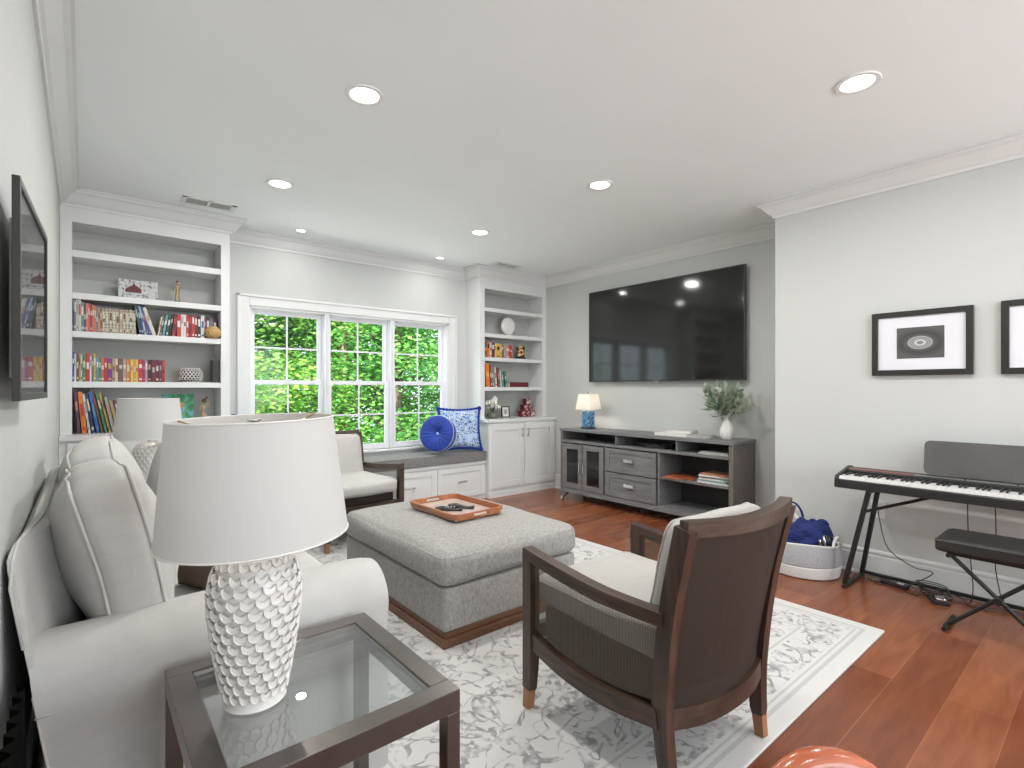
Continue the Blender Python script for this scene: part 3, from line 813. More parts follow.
# ------------------------------------------------------------------ window seat
BZ = 0.445
t = thing('window_seat', 'long white built-in window seat with drawers below the three windows', 'window seat', ((BL + BR) / 2, 5.05, 0))
bm = nb(); box(bm, BL + 0.002, BR - 0.004, 4.86, YW - 0.002, 0.0, BZ - 0.036)
build('body', bm, M['trim'], t, world=True)
bm = bbox_(BL + 0.002, BR - 0.004, 4.835, YW - 0.002, BZ - 0.035, BZ, 0.004); build('seat_board', bm, M['trim'], t, world=True)
w = (BR - BL - 0.05) / 4
for k in range(4):
    a = BL + 0.02 + k * (w + 0.0035)
    d = shaker('drawer', t, a + 0.012, a + w - 0.012, 0.055, BZ - 0.055, 4.86, fr=0.05)
    bmh = nb(); hx = a + w / 2
    tube(bmh, [(hx - 0.055, 4.812, 0.235), (hx + 0.055, 4.812, 0.235)], 0.0065, 8)
    for s in (-0.05, 0.05): tube(bmh, [(hx + s, 4.842, 0.235), (hx + s, 4.808, 0.235)], 0.0075, 8)
    bmh2 = bmh; bmesh.ops.transform(bmh2, matrix=Matrix.Translation(-Vector(t.location)), verts=list(bmh2.verts))
    build('drawer_handle', bmh2, M['steel'], d, smooth=True)
CZ = 0.555
L2 = (BR - BL - 0.01) / 2
t = thing('seat_cushion', 'long charcoal grey bench cushion lying along the window seat', 'cushion', ((BL + BR) / 2, 5.03, BZ))
bm = puff(L2, 0.205, (CZ - BZ) / 2, 0.018, (0, 0.003, 0.006), 22, wr=0.003, T=TR(0, 0, (CZ - BZ) / 2 + 0.001))
pc = build('pad', bm, M['bench_cloth'], t, smooth='all')
for z in (0.008, CZ - BZ - 0.006):
    build('piping', seam_loop(L2, 0.205, 0.05, 'z', z, 0.018, 0.0045, T=None), M['bench_cloth'], t, smooth='all')

# ------------------------------------------------------------------ trees outside the windows
plain_g = nb(); box(plain_g, -18, 26, 5.6, 40, -3.3, -3.2)
tag(build('ground', plain_g, mat('woodland_ground', (0.05, 0.09, 0.03), 0.95, var=0.5, scale=1.5)), None, None, kind='structure')
def tree_mesh(seed, h, rad, nleaf, leafs):
    rnd = random.Random(seed)
    tr = nb(); pts = []; x = y = 0.0
    for k in range(9):
        pts.append((x, y, h * k / 8)); x += rnd.uniform(-0.10, 0.10); y += rnd.uniform(-0.10, 0.10)
    tube(tr, pts, [0.13 * (1 - 0.085 * k) for k in range(9)], 9)
    tips = []
    for k in range(46):
        z = rnd.uniform(0.12, 0.98) * h; i = int(z / h * 8); b0 = Vector(pts[i]); b0.z = z
        a = rnd.uniform(0, 2 * pi); L = rad * rnd.uniform(0.6, 1.0) * (1.1 - 0.45 * z / h)
        b2 = b0 + Vector((cos(a) * L, sin(a) * L, rnd.uniform(-0.1, 0.5) * L)); b1 = b0.lerp(b2, 0.5) + Vector((0, 0, 0.12 * L))
        tube(tr, [b0, b1, b2], [0.035, 0.022, 0.008], 5); tips += [b1, b2, b1.lerp(b2, 0.5), b0.lerp(b1, 0.6)]
    lv = nb()
    for k in range(nleaf):
        c = rnd.choice(tips); d = Vector((rnd.gauss(0, 1), rnd.gauss(0, 1), rnd.gauss(0, 0.55))) * rad * 0.18
        p = c + d; s = leafs * rnd.uniform(0.6, 1.3)
        m = Matrix.Rotation(rnd.uniform(0, 2 * pi), 3, 'Z') @ Matrix.Rotation(rnd.uniform(-0.9, 0.9), 3, 'X') @ Matrix.Rotation(rnd.uniform(-0.5, 0.5), 3, 'Y')
        q = [p + m @ Vector(v) * s for v in ((-0.5, 0, 0), (-0.1, -0.32, 0.05), (0.6, 0, -0.05), (-0.1, 0.32, 0.05))]
        lv.faces.new([lv.verts.new(v) for v in q])
    return tr, lv
LM = [leaf_mat('bright_leaves', (0.10, 0.34, 0.06), (0.45, 0.68, 0.14), 0.45), leaf_mat('fresh_green_leaves', (0.08, 0.32, 0.08), (0.30, 0.60, 0.14), 0.45), leaf_mat('deep_green_leaves', (0.05, 0.22, 0.07), (0.18, 0.44, 0.10), 0.4)]
protos = []
for k, (sd, h, rad, nl, ls) in enumerate(((1, 10.5, 2.1, 26000, 0.085), (2, 11.0, 2.4, 27000, 0.095), (3, 12.0, 2.6, 24000, 0.125))):
    tr, lv = tree_mesh(sd, h, rad, nl, ls)
    o = thing('tree', 'tree', 'tree', (0, 0, -3.25), group='leafy trees outside the windows')
    build('trunk', tr, M['bark'] if k == 0 else M['bark_dark'], o, smooth='all'); build('foliage', lv, LM[k], o)
    protos.append(o)
TREES = [(0, 4.22, 10.6, 0.3, 'leafy tree outside the middle window with a pale bare trunk showing'),
         (1, 2.0, 12.0, 1.9, 'bright green tree filling the lower left window'),
         (0, 1.2, 9.6, 2.8, 'yellow-green tree close to the left window frame'),
         (1, 5.4, 11.4, 4.0, 'bright leafy tree outside the right window'),
         (1, 4.70, 9.4, 5.2, 'yellow-green tree nearest the right window, beside the blue pillows'),
         (2, 4.3, 14.5, 0.9, 'dark tall tree deep behind the pale trunk in the middle window'),
         (2, 1.6, 15.0, 2.2, 'dark tree deep in the woods behind the left window'),
         (2, 7.2, 14.0, 3.5, 'dark tree deep in the woods behind the right window'),
         (1, 7.8, 11.0, 5.5, 'green tree at the far right edge of the window view'),
         (2, -1.2, 13.0, 4.4, 'dark green tree at the far left edge of the window view'),
         (1, -0.6, 10.0, 0.7, 'green tree left of the windows, behind the left casing'),
         (2, 10.6, 14.5, 1.4, 'dark tree furthest right in the woods'),
         (2, 6.0, 18.0, 2.6, 'far dark tree behind the two right-hand windows'),
         (2, 2.6, 18.5, 5.9, 'far dark tree behind the left and middle windows')]
seen = set()
for k, x, y, rz, lb in TREES:
    o = protos[k] if k not in seen else copy_tree(protos[k]); seen.add(k)
    o.location = (x, y, -3.25); o.rotation_euler = (0, 0, rz); o['label'] = lb

# ------------------------------------------------------------------ rug
RX0, RX1, RY0, RY1, RT = 0.495, 3.235, 0.83, 4.49, 0.012
hx, hy = (RX1 - RX0) / 2, (RY1 - RY0) / 2
bm = bbox_(-hx, hx, -hy, hy, 0, RT, 0.004)
rug = build('area_rug', bm, rug_mat(hx, hy)); rug.location = ((RX0 + RX1) / 2, (RY0 + RY1) / 2, 0.0005)
tag(rug, 'large cream area rug with a faded grey floral scroll pattern on the wood floor', 'rug')
RZ0 = RT + 0.001

# ------------------------------------------------------------------ sofa (faces +X, its back to the left wall)
sofa = thing('sofa', 'light grey slipcovered roll-arm sofa with its back to the left wall', 'sofa', (0.34, 2.40, 0))
SY0, SY1 = 1.555, 3.27
bm = puff(0.42, (SY1 - SY0) / 2 - 0.012, 0.20, 0.02, (0.004, 0.004, 0), 16, wr=0.003, T=TR(0.345, (SY0 + SY1) / 2, 0.235))
build('base', bm, M['sofa'], sofa, smooth='all', world=True)
for x in (0.0, 0.68):
    for y in (SY0 + 0.08, SY1 - 0.08):
        b2 = nb(); zf = RZ0 if x > 0.5 else 0.0; lathe(b2, [(0, zf), (0.022, zf), (0.03, 0.045), (0, 0.045)], 12, (x, y, 0.0))
        build('foot', b2, M['walnut'], sofa, smooth=True, world=True)
# raked back: near end leans a little over
def back_frame():
    bm = nb(); ny = 26; rings = []
    for i in range(ny + 1):
        y = SY0 + 0.02 + (SY1 - SY0 - 0.02) * i / ny; th = min(1, max(0, (y - SY0 - 0.02) / 0.42)); th = 0.12 + 0.88 * (th * th * (3 - 2 * th))
        e = 0.012 * (1 if i in (0, ny) else 0)
        w = 0.006 * noise.noise(Vector((0, y * 6, 0)))
        prof = [(-0.020, 0.06), (-0.058, 0.40), (-0.105, 0.70), (-0.128, 0.84), (-0.128, 0.89), (-0.112, 0.915), (-0.085, 0.922), (-0.062, 0.912), (-0.052, 0.88), (-0.020, 0.70), (0.03, 0.42), (0.05, 0.06)]
        ox_ = lambda z: -0.020 - 0.038 * min(1, (z - 0.06) / 0.34) - 0.072 * max(0, (z - 0.40) / 0.49)
        prof = [(ox_(z) + (x - ox_(z)) * th, z) for x, z in prof]
        rings.append([bm.verts.new((x + w * (z > 0.3) * (x > 0), y, z - e + w)) for x, z in prof])
    n = len(rings[0])
    for A, B in zip(rings[:-1], rings[1:]):
        for k in range(n): bm.faces.new((A[k], A[(k + 1) % n], B[(k + 1) % n], B[k]))
    bm.faces.new(rings[0]); bm.faces.new(rings[-1])
    return bm
bf = build('back', back_frame(), M['sofa'], sofa, smooth=True, world=True)
pp = [(-0.022, 0.06), (-0.060, 0.40), (-0.107, 0.70), (-0.128, 0.84), (-0.124, 0.90), (-0.07, 0.928)]
bm = nb(); tube(bm, [(x + 0.002, SY0 + 0.02, z) for x, z in pp[2:5]] + [(-0.120, 1.66, 0.922), (-0.112, 1.74, 0.924), (-0.098, 1.86, 0.926), (-0.088, 2.0, 0.926), (-0.088, 2.6, 0.926), (-0.088, SY1, 0.926)], 0.003, 6)
bmesh.ops.transform(bm, matrix=Matrix.Translation(-Vector(sofa.location)), verts=list(bm.verts))
build('piping', bm, M['sofa_pipe'], bf, smooth='all')
def arm_mesh(yc, out):
    """rolled arm along X; out = -1 rolls toward the near side, +1 toward the far side"""
    bm = nb(); rings = []; nx = 24; r = 0.128
    prof = []
    for k in range(19):
        a = R(-6 + k * (192 / 18.0)) 
        prof.append((yc + out * r * cos(a) * 1.04, 0.572 + r * sin(a)))
    # prof starts on the outside low and goes over the top to the inside low
    prof = [(yc + out * 0.122, 0.045), (yc + out * 0.122, 0.30), (yc + out * 0.124, 0.50)] + prof + [(yc - out * 0.10, 0.40), (yc - out * 0.10, 0.06)]
    for i in range(nx + 1):
        t = i / nx
        inset = 0.014 if i == nx else (0.004 if i == nx - 1 else 0)
        ring = []
        for j, (y, z) in enumerate(prof):
            c = Vector((yc, 0.5)); d = Vector((y, z)) - c
            q = c + d * (1 - inset / max(0.05, d.length)) + Vector((0, 0))
            rx = -0.018 - 0.040 * min(1, max(0, (z - 0.06) / 0.34)) - 0.072 * max(0, (z - 0.40) / 0.49); x = rx + (0.765 - rx) * t
            q.y += 0.012 * t * (1 if z > 0.5 else 0) - 0.004
            wv = 0.0045 * noise.noise(Vector((x * 7, y * 7, z * 7 + yc)))
            ring.append(bm.verts.new((x, q.x + wv, q.y + wv)))
        rings.append(ring)
    n = len(prof)
    for A, B in zip(rings[:-1], rings[1:]):
        for k in range(n): bm.faces.new((A[k], A[(k + 1) % n], B[(k + 1) % n], B[k]))
    bm.faces.new(rings[0]); bm.faces.new(rings[-1])
    return bm
for yc, out in ((1.672, -1), (SY1 - 0.115, 1)):
    am = build('arm', arm_mesh(yc, out), M['sofa'], sofa, smooth=True, world=True)
    bm = nb()
    tube(bm, [(-0.085 + 0.84 * k / 20, yc + out * (0.1265) + 0.012 * k / 20 - 0.004, 0.552 + 0.002 * sin(k)) for k in range(21)], 0.0022, 6)
    if out < 0: tube(bm, [(-0.018 - 0.040 * min(1, (z - 0.06) / 0.34) - 0.072 * max(0, (z - 0.40) / 0.49), yc - 0.126, z) for z in (0.06, 0.2, 0.4, 0.5, 0.6)], 0.003, 6)
    bmesh.ops.transform(bm, matrix=Matrix.Translation(-Vector(sofa.location)), verts=list(bm.verts))
    build('piping', bm, M['sofa_pipe'], am, smooth='all')
ys0, ys1 = 1.80, SY1 - 0.24
for k in range(2):
    y0 = ys0 + (ys1 - ys0) * k / 2; y1 = y0 + (ys1 - ys0) / 2
    T = TR(0.43, (y0 + y1) / 2, 0.475)
    sc = build('seat_cushion', puff(0.36, (y1 - y0) / 2 - 0.002, 0.065, 0.03, (0.01, 0.0, 0.025), 14, wr=0.004, seed=k, T=T), M['sofa'], sofa, smooth='all', world=True)
    bm = seam_loop(0.36, (y1 - y0) / 2 - 0.002, 0.065, 'z', 0.045, 0.03, 0.004, T=TR(-sofa.location.x, -sofa.location.y, 0) @ T)
    build('piping', bm, M['sofa_pipe'], sc, smooth='all')
# two big box back cushions; local box: x thickness, y length, z height
for k, (yc, hl, xc, zc, hz_, tilt, yaw, sd) in enumerate(((2.075, 0.380, 0.072, 0.798, 0.240, -13, 1.5, 3.0), (2.79, 0.340, 0.075, 0.810, 0.245, -12, -2, 8.0))):
    T = TR(xc, yc, zc) @ RX(R(-3.5 if k == 0 else 0)) @ RZ(R(yaw)) @ RY(R(tilt))
    hx_ = 0.078
    bc = build('back_cushion', puff(hx_, hl, hz_, 0.045, (0.070, 0.012, 0.015), 20, wr=0.012, seed=sd, T=T, freq=4.5), M['sofa'], sofa, smooth='all', world=True)
    bm = nb()
    for s in (-1, 1):
        join(bm, seam_loop(hx_, hl, hz_, 'x', s * (hx_ - 0.014), 0.045, 0.0045, T=TR(-sofa.location.x, -sofa.location.y, 0) @ T, wr=0.011, seed=sd, freq=4.5, off=-0.005))
    build('piping', bm, M['sofa_pipe'], bc, smooth='all')
# loose pillows on the sofa
T = RZ(R(-62)) @ RX(R(-16))
t = thing('throw_pillow', 'light grey square throw pillow at the far end of the sofa, below the far lamp', 'pillow', (0.365, 2.96, 0.80), group=None)
build('pillow_cover', knife_pillow(0.46, 0.46, 0.16, T=T), M['grey_pillow'], t, smooth='all')
bm = nb(); tube(bm, [T @ p for p in pillow_edge(0.46, 0.46)], 0.004, 6, closed=True); build('piping', bm, M['sofa_pipe'], t, smooth='all')
T = RZ(R(-70)) @ RX(R(-20))
t = thing('throw_pillow', 'brown throw pillow on the sofa seat behind the white textured lamp', 'pillow', (0.375, 2.12, 0.70))
build('pillow_cover', knife_pillow(0.34, 0.30, 0.12, T=T), M['brown_pillow'], t, smooth='all')
bm = nb(); tube(bm, [T @ p for p in pillow_edge(0.34, 0.30)], 0.003, 6, closed=True); build('piping', bm, M['brown_pillow'], t, smooth='all')
# black cloth hanging in the gap behind the sofa end
bm = nb(); pts = []
ny = 90; nz_ = 6
rows = []
for j in range(nz_ + 1):
    z = 0.012 + 0.62 * j / nz_
    rows.append([bm.verts.new((-0.108 + 0.018 * sin(i * 0.6) * (1.1 - j / nz_ * 0.6), 1.10 + 0.45 * i / ny, z)) for i in range(ny + 1)])
for A, B in zip(rows[:-1], rows[1:]):
    for i in range(ny): bm.faces.new((A[i], A[i + 1], B[i + 1], B[i]))
g = bmesh.ops.solidify(bm, geom=list(bm.faces), thickness=0.006)
o = build('black_drape', bm, M['black_cloth'], None, smooth='all'); recentre(o)
tag(o, 'black folded cloth hanging against the left wall behind the near end of the sofa', 'cloth')

# ------------------------------------------------------------------ end tables
def end_table(cx, cy, w, d, h, label):
    t = thing('end_table', label, 'side table', (cx, cy, 0), group=None)
    z0 = t.location.z; h = h - z0
    bm = nb(); rw = 0.05
    for x0, x1, y0, y1 in ((-w / 2, w / 2, -d / 2, -d / 2 + rw), (-w / 2, w / 2, d / 2 - rw, d / 2), (-w / 2, -w / 2 + rw, -d / 2 + rw, d / 2 - rw), (w / 2 - rw, w / 2, -d / 2 + rw, d / 2 - rw)):
        join(bm, bbox_(x0, x1, y0, y1, h - 0.05, h, 0.0015, 1))
    build('top_frame', bm, M['bronze'], t)
    bm = bbox_(-w / 2 + rw - 0.006, w / 2 - rw + 0.006, -d / 2 + rw - 0.006, d / 2 - rw + 0.006, h - 0.011, h - 0.003, 0)
    # glass sits in a rebate; keep it clear of the rails
    bm.free(); bm = bbox_(-w / 2 + rw + 0.001, w / 2 - rw - 0.001, -d / 2 + rw + 0.001, d / 2 - rw - 0.001, h - 0.011, h - 0.003, 0.001, 1)
    build('glass_top', bm, M['tglass'], t)
    for sx in (-1, 1):
        for sy in (-1, 1):
            x0 = sx * (w / 2 - 0.0175); y0 = sy * (d / 2 - 0.0175)
            build('leg', bbox_(x0 - 0.0175, x0 + 0.0175, y0 - 0.0175, y0 + 0.0175, RZ0 if (sx > 0 and 0.83 < cy + y0 < 4.49) else 0, h - 0.05, 0.0015, 1), M['bronze'], t)
    bm = nb()
    for sy in (-1, 1): join(bm, bbox_(-w / 2 + 0.035, w / 2 - 0.035, sy * (d / 2 - 0.0175) - 0.012, sy * (d / 2 - 0.0175) + 0.012, 0.09, 0.115, 0.001, 1))
    for sx in (-1, 1): join(bm, bbox_(sx * (w / 2 - 0.0175) - 0.012, sx * (w / 2 - 0.0175) + 0.012, -d / 2 + 0.035, d / 2 - 0.035, 0.09, 0.115, 0.001, 1))
    build('stretcher', bm, M['bronze'], t)
    return t
end_table(0.403, 1.236, 0.508, 0.522, 0.60, 'square bronze metal end table with a glass top beside the near sofa arm')
end_table(0.33, 4.05, 0.508, 0.50, 0.60, 'bronze metal end table beyond the far end of the sofa, under the far lamp')

# ------------------------------------------------------------------ textured white lamps
def lamp_body_r(z):
    pr = [(0.0, 0.062), (0.03, 0.063), (0.08, 0.072), (0.15, 0.083), (0.21, 0.090), (0.25, 0.090), (0.285, 0.083), (0.315, 0.066), (0.335, 0.045)]
    for (z0, r0), (z1, r1) in zip(pr[:-1], pr[1:]):
        if z0 <= z <= z1: return r0 + (r1 - r0) * (z - z0) / (z1 - z0)
    return pr[-1][1]
def petal_lamp(x, y, z, label, tilt=0.0):
    t = thing('table_lamp', label, 'lamp', (x, y, z), group=None)
    bm = nb(); lathe(bm, [(0, 0.0), (0.060, 0.0), (0.063, 0.004)] + [(lamp_body_r(0.01 + 0.012 * k) - 0.002, 0.01 + 0.012 * k) for k in range(28)] + [(0.02, 0.338), (0, 0.338)], 48)
    rnd = random.Random(5)
    rows = 13; n = 21
    for j in range(rows):
        zc = 0.034 + j * 0.0228
        for k in range(n):
            a = 2 * pi * (k + 0.5 * (j % 2)) / n + rnd.uniform(-0.015, 0.015)
            rad = lamp_body_r(zc); wv = 2 * pi * rad / n * 0.55; hh = 0.0135
            slope = (lamp_body_r(min(0.334, zc + 0.01)) - lamp_body_r(zc - 0.01)) / 0.02
            ca, sa = cos(a), sin(a)
            O = Vector((rad * ca, rad * sa, zc)); tx = Vector((-sa, ca, 0)); up = Vector((ca * slope, sa * slope, 1)).normalized(); nr = tx.cross(up).normalized()
            if nr.dot(Vector((ca, sa, 0))) < 0: nr = -nr
            # open cup: rim stands proud, lower edge rooted in the body
            m = 9; rim = []; root = []
            for q in range(m):
                b = pi * q / (m - 1)
                px, pz = cos(b) * wv, -sin(b) * hh * 1.15 + hh * 0.45
                if q in (0, m - 1): pz = hh * 0.8
                rim.append(O + tx * px + up * pz + nr * 0.0055)
                root.append(O + tx * px * 1.02 + up * (pz * 0.9 + 0.001) - nr * 0.001)
            cen = bm.verts.new(O + up * 0.002 + nr * 0.0012)
            RV = [bm.verts.new(p) for p in rim]; BV = [bm.verts.new(p) for p in root]
            IV = [bm.verts.new(p * 0.86 + (O + up * 0.002) * 0.14 - nr * 0.0015) for p in rim]
            for q in range(m - 1):
                bm.faces.new((BV[q], BV[q + 1], RV[q + 1], RV[q])); bm.faces.new((RV[q], RV[q + 1], IV[q + 1], IV[q])); bm.faces.new((IV[q], IV[q + 1], cen))
    build('body', bm, M['ceramic'], t, smooth=True)
    bm = nb(); tube(bm, [(0, 0, 0.338), (0, 0, 0.40)], 0.010, 12); tube(bm, [(0, 0, 0.40), (0, 0, 0.45)], 0.016, 12)
    build('socket', bm, M['brass'], t, smooth=True)
    sh0, sh1, r0, r1 = 0.362, 0.617, 0.191, 0.165
    TT = TR(0, 0, 0.49) @ RY(tilt) @ TR(0, 0, -0.49)
    bm = nb(); lathe(bm, [(r0, sh0), (r1, sh1), (r1 - 0.0025, sh1), (r0 - 0.0025, sh0), (r0, sh0)], 96)
    bmesh.ops.transform(bm, matrix=TT, verts=list(bm.verts))
    s = build('lamp_shade', bm, M['shade'], t, smooth=True)
    for z_, r_ in ((sh0, r0), (sh1, r1)):
        bm = nb(); tube(bm, [(r_ * cos(2 * pi * k / 60), r_ * sin(2 * pi * k / 60), z_) for k in range(60)], 0.0022, 6, closed=True)
        bmesh.ops.transform(bm, matrix=TT, verts=list(bm.verts)); build('rim', bm, M['ceramic'], s, smooth='all')
    bm = nb()
    for k in range(3):
        a = 2 * pi * k / 3 + 0.4
        tube(bm, [(0, 0, sh1 - 0.018), (r1 * 0.8 * cos(a), r1 * 0.8 * sin(a), sh1 - 0.012), (r1 * cos(a), r1 * sin(a), sh1 - 0.001)], 0.0018, 6)
    for s_ in (-1, 1): tube(bm, [(0, 0, 0.43), (s_ * 0.045, 0, 0.47), (s_ * 0.055, 0, 0.53), (s_ * 0.02, 0, sh1 - 0.02), (0, 0, sh1 - 0.018)], 0.0018, 6)
    bmesh.ops.transform(bm, matrix=TT, verts=list(bm.verts)); build('harp', bm, M['brass'], t, smooth='all')
    bm = nb(); lathe(bm, [(0, 0), (0.012, 0), (0.012, 0.004), (0.005, 0.006), (0.014, 0.009), (0.014, 0.013), (0, 0.014)], 16, (0, 0, sh1 - 0.014))
    bmesh.ops.transform(bm, matrix=TT, verts=list(bm.verts)); build('finial', bm, M['steel'], t, smooth=True)
    bm = nb(); lathe(bm, [(0, 0.45), (0.014, 0.452), (0.028, 0.475), (0.03, 0.49), (0.02, 0.508), (0, 0.515)], 16)
    build('bulb', bm, mat('bulb_glass', (0.9, 0.88, 0.82), 0.3, emit=(1.0, 0.82, 0.6), estr=3.0), t, smooth='all')
    l = lamp('lamp_bulb_light', 'POINT', (x, y, z + 0.48), (0, 0, 0), 0.35, (1.0, 0.74, 0.52), size=0.04)
    return t
petal_lamp(0.290, 1.235, 0.598, 'large white drum-shade lamp on the glass end table, base covered in ceramic petals', R(-1.5))
petal_lamp(0.325, 4.09, 0.600, 'white drum-shade petal lamp beyond the sofa, in front of the left bookcase')

# ------------------------------------------------------------------ ottoman, tray, remote
OX0, OX1, OY0, OY1 = 1.34, 2.27, 2.13, 3.36
oc = ((OX0 + OX1) / 2, (OY0 + OY1) / 2)
ot = thing('ottoman', 'large rectangular grey upholstered ottoman on a walnut plinth in the middle of the rug', 'ottoman', (*oc, RZ0))
hx, hy = (OX1 - OX0) / 2, (OY1 - OY0) / 2
bm = nb(); join(bm, bbox_(-hx, hx, -hy, hy, 0, 0.045, 0.003)); join(bm, bbox_(-hx + 0.012, hx - 0.012, -hy + 0.012, hy - 0.012, 0.045, 0.075, 0.004))
build('plinth', bm, M['plinth'], ot)
build('body', puff(hx - 0.006, hy - 0.006, 0.1075, 0.012, (0.004, 0.004, 0), 16, wr=0.002, T=TR(0, 0, 0.182)), M['ottoman'], ot, smooth='all')
ct = TR(0, 0, 0.375)
cu = build('cushion', puff(hx + 0.010, hy + 0.010, 0.083, 0.055, (0.014, 0.014, 0.034), 28, wr=0.006, seed=2, T=ct), M['ottoman'], ot, smooth='all')
bm = seam_loop(hx + 0.008, hy + 0.008, 0.083, 'z', 0.058, 0.055, 0.0035, T=ct, wr=0.006, seed=2, off=-0.006)
join(bm, seam_loop(hx + 0.008, hy + 0.008, 0.083, 'z', -0.066, 0.055, 0.004, T=ct, wr=0.006, seed=2, off=-0.012))
build('piping', bm, M['ottoman'], cu, smooth='all')
tz = 0.508
tr = thing('serving_tray', 'reddish wooden serving tray with two cut-out handles lying on the ottoman', 'tray', (1.825, 2.765, tz), rz=R(2))
tx, ty = 0.185, 0.262
bm = nb(); join(bm, bbox_(-tx + 0.01, tx - 0.01, -ty + 0.01, ty - 0.01, 0.0, 0.010, 0.002, 1)); build('tray_base', bm, M['tray_in'], tr)
def rrect(hx, hy, r, m=6):
    out = []
    for cx, cy, a0 in ((hx - r, hy - r, 0), (-(hx - r), hy - r, 90), (-(hx - r), -(hy - r), 180), (hx - r, -(hy - r), 270)):
        for k in range(m + 1):
            a = R(a0 + 90 * k / m); out.append((cx + r * cos(a), cy + r * sin(a)))
    return out
def loop_dense(pts, step=0.012):
    o = []
    for i, p in enumerate(pts):
        p = Vector(p); q = Vector(pts[(i + 1) % len(pts)]); m = max(1, int((q - p).length / step))
        for k in range(m): o.append(p.lerp(q, k / m))
    return o
O_ = loop_dense(rrect(tx + 0.008, ty + 0.008, 0.05)); I_ = [Vector((p.x * (1 - 0.013 / max(tx, 0.01)), p.y * (1 - 0.013 / ty))) for p in O_]
B_ = [Vector((p.x * 0.95, p.y * 0.965)) for p in O_]
bm = nb(); V = []
for o_, i_, b_ in zip(O_, I_, B_):
    hnd = abs(o_.x) < 0.065 and abs(o_.y) > ty - 0.02
    top = 0.042
    V.append((o_, i_, b_, hnd, top))
cols = [[bm.verts.new((b_.x, b_.y, 0.002)), bm.verts.new(((o_.x * 0.6 + b_.x * 0.4), (o_.y * 0.6 + b_.y * 0.4), 0.016)), bm.verts.new((o_.x, o_.y, 0.032)), bm.verts.new((o_.x, o_.y, top)), bm.verts.new((i_.x, i_.y, top)), bm.verts.new((i_.x, i_.y, 0.032)), bm.verts.new((i_.x * 0.985, i_.y * 0.985, 0.016)), bm.verts.new((b_.x * 0.96, b_.y * 0.97, 0.006))] for o_, i_, b_, hnd, top in V]
N = len(cols)
for k in range(N):
    A, B = cols[k], cols[(k + 1) % N]; h2 = V[k][3] and V[(k + 1) % N][3]
    for j in range(8):
        j2 = (j + 1) % 8
        if h2 and j in (1, 5): continue           # the hand hole
        bm.faces.new((A[j], A[j2], B[j2], B[j]))
    if h2:
        bm.faces.new((A[1], B[1], B[6], A[6])); bm.faces.new((A[2], A[5], B[5], B[2]))
build('tray_rim', bm, M['tray'], tr, smooth=True)
def remote(loc, rz, label):
    t = thing('remote_control', label, 'remote control', loc, rz=rz)
    bm = nb(); secs = []
    for k in range(13):
        u = k / 12; y = -0.085 + 0.17 * u
        w = 0.021 * (1 + 0.18 * math.sin(u * pi * 2.2)) * (0.75 if k in (0, 12) else 1); h = 0.011 + 0.004 * sin(u * pi * 2)
        zz = 0.0
        secs.append([bm.verts.new((w * cos(2 * pi * q / 12), y, zz + h + h * sin(2 * pi * q / 12))) for q in range(12)])
    for A, B in zip(secs[:-1], secs[1:]):
        for q in range(12): bm.faces.new((A[q], A[(q + 1) % 12], B[(q + 1) % 12], B[q]))
    bm.faces.new(secs[0]); bm.faces.new(secs[-1])
    build('remote_body', bm, M['black'], t, smooth=True)
    bm = nb()
    for i in range(3):
        for j in range(6): lathe(bm, [(0.004, 0), (0.0035, 0.002), (0, 0.0022)], 8, ((i - 1) * 0.011, -0.06 + j * 0.019, 0.024))
    build('buttons', bm, M['steel'], t, smooth=True)
remote((1.755, 2.735, tz + 0.010), R(-128), 'black television remote lying on the wooden tray, in front of the other remote')
remote((1.855, 2.745, tz + 0.010), R(-142), 'second black remote control on the tray, nearer the window')

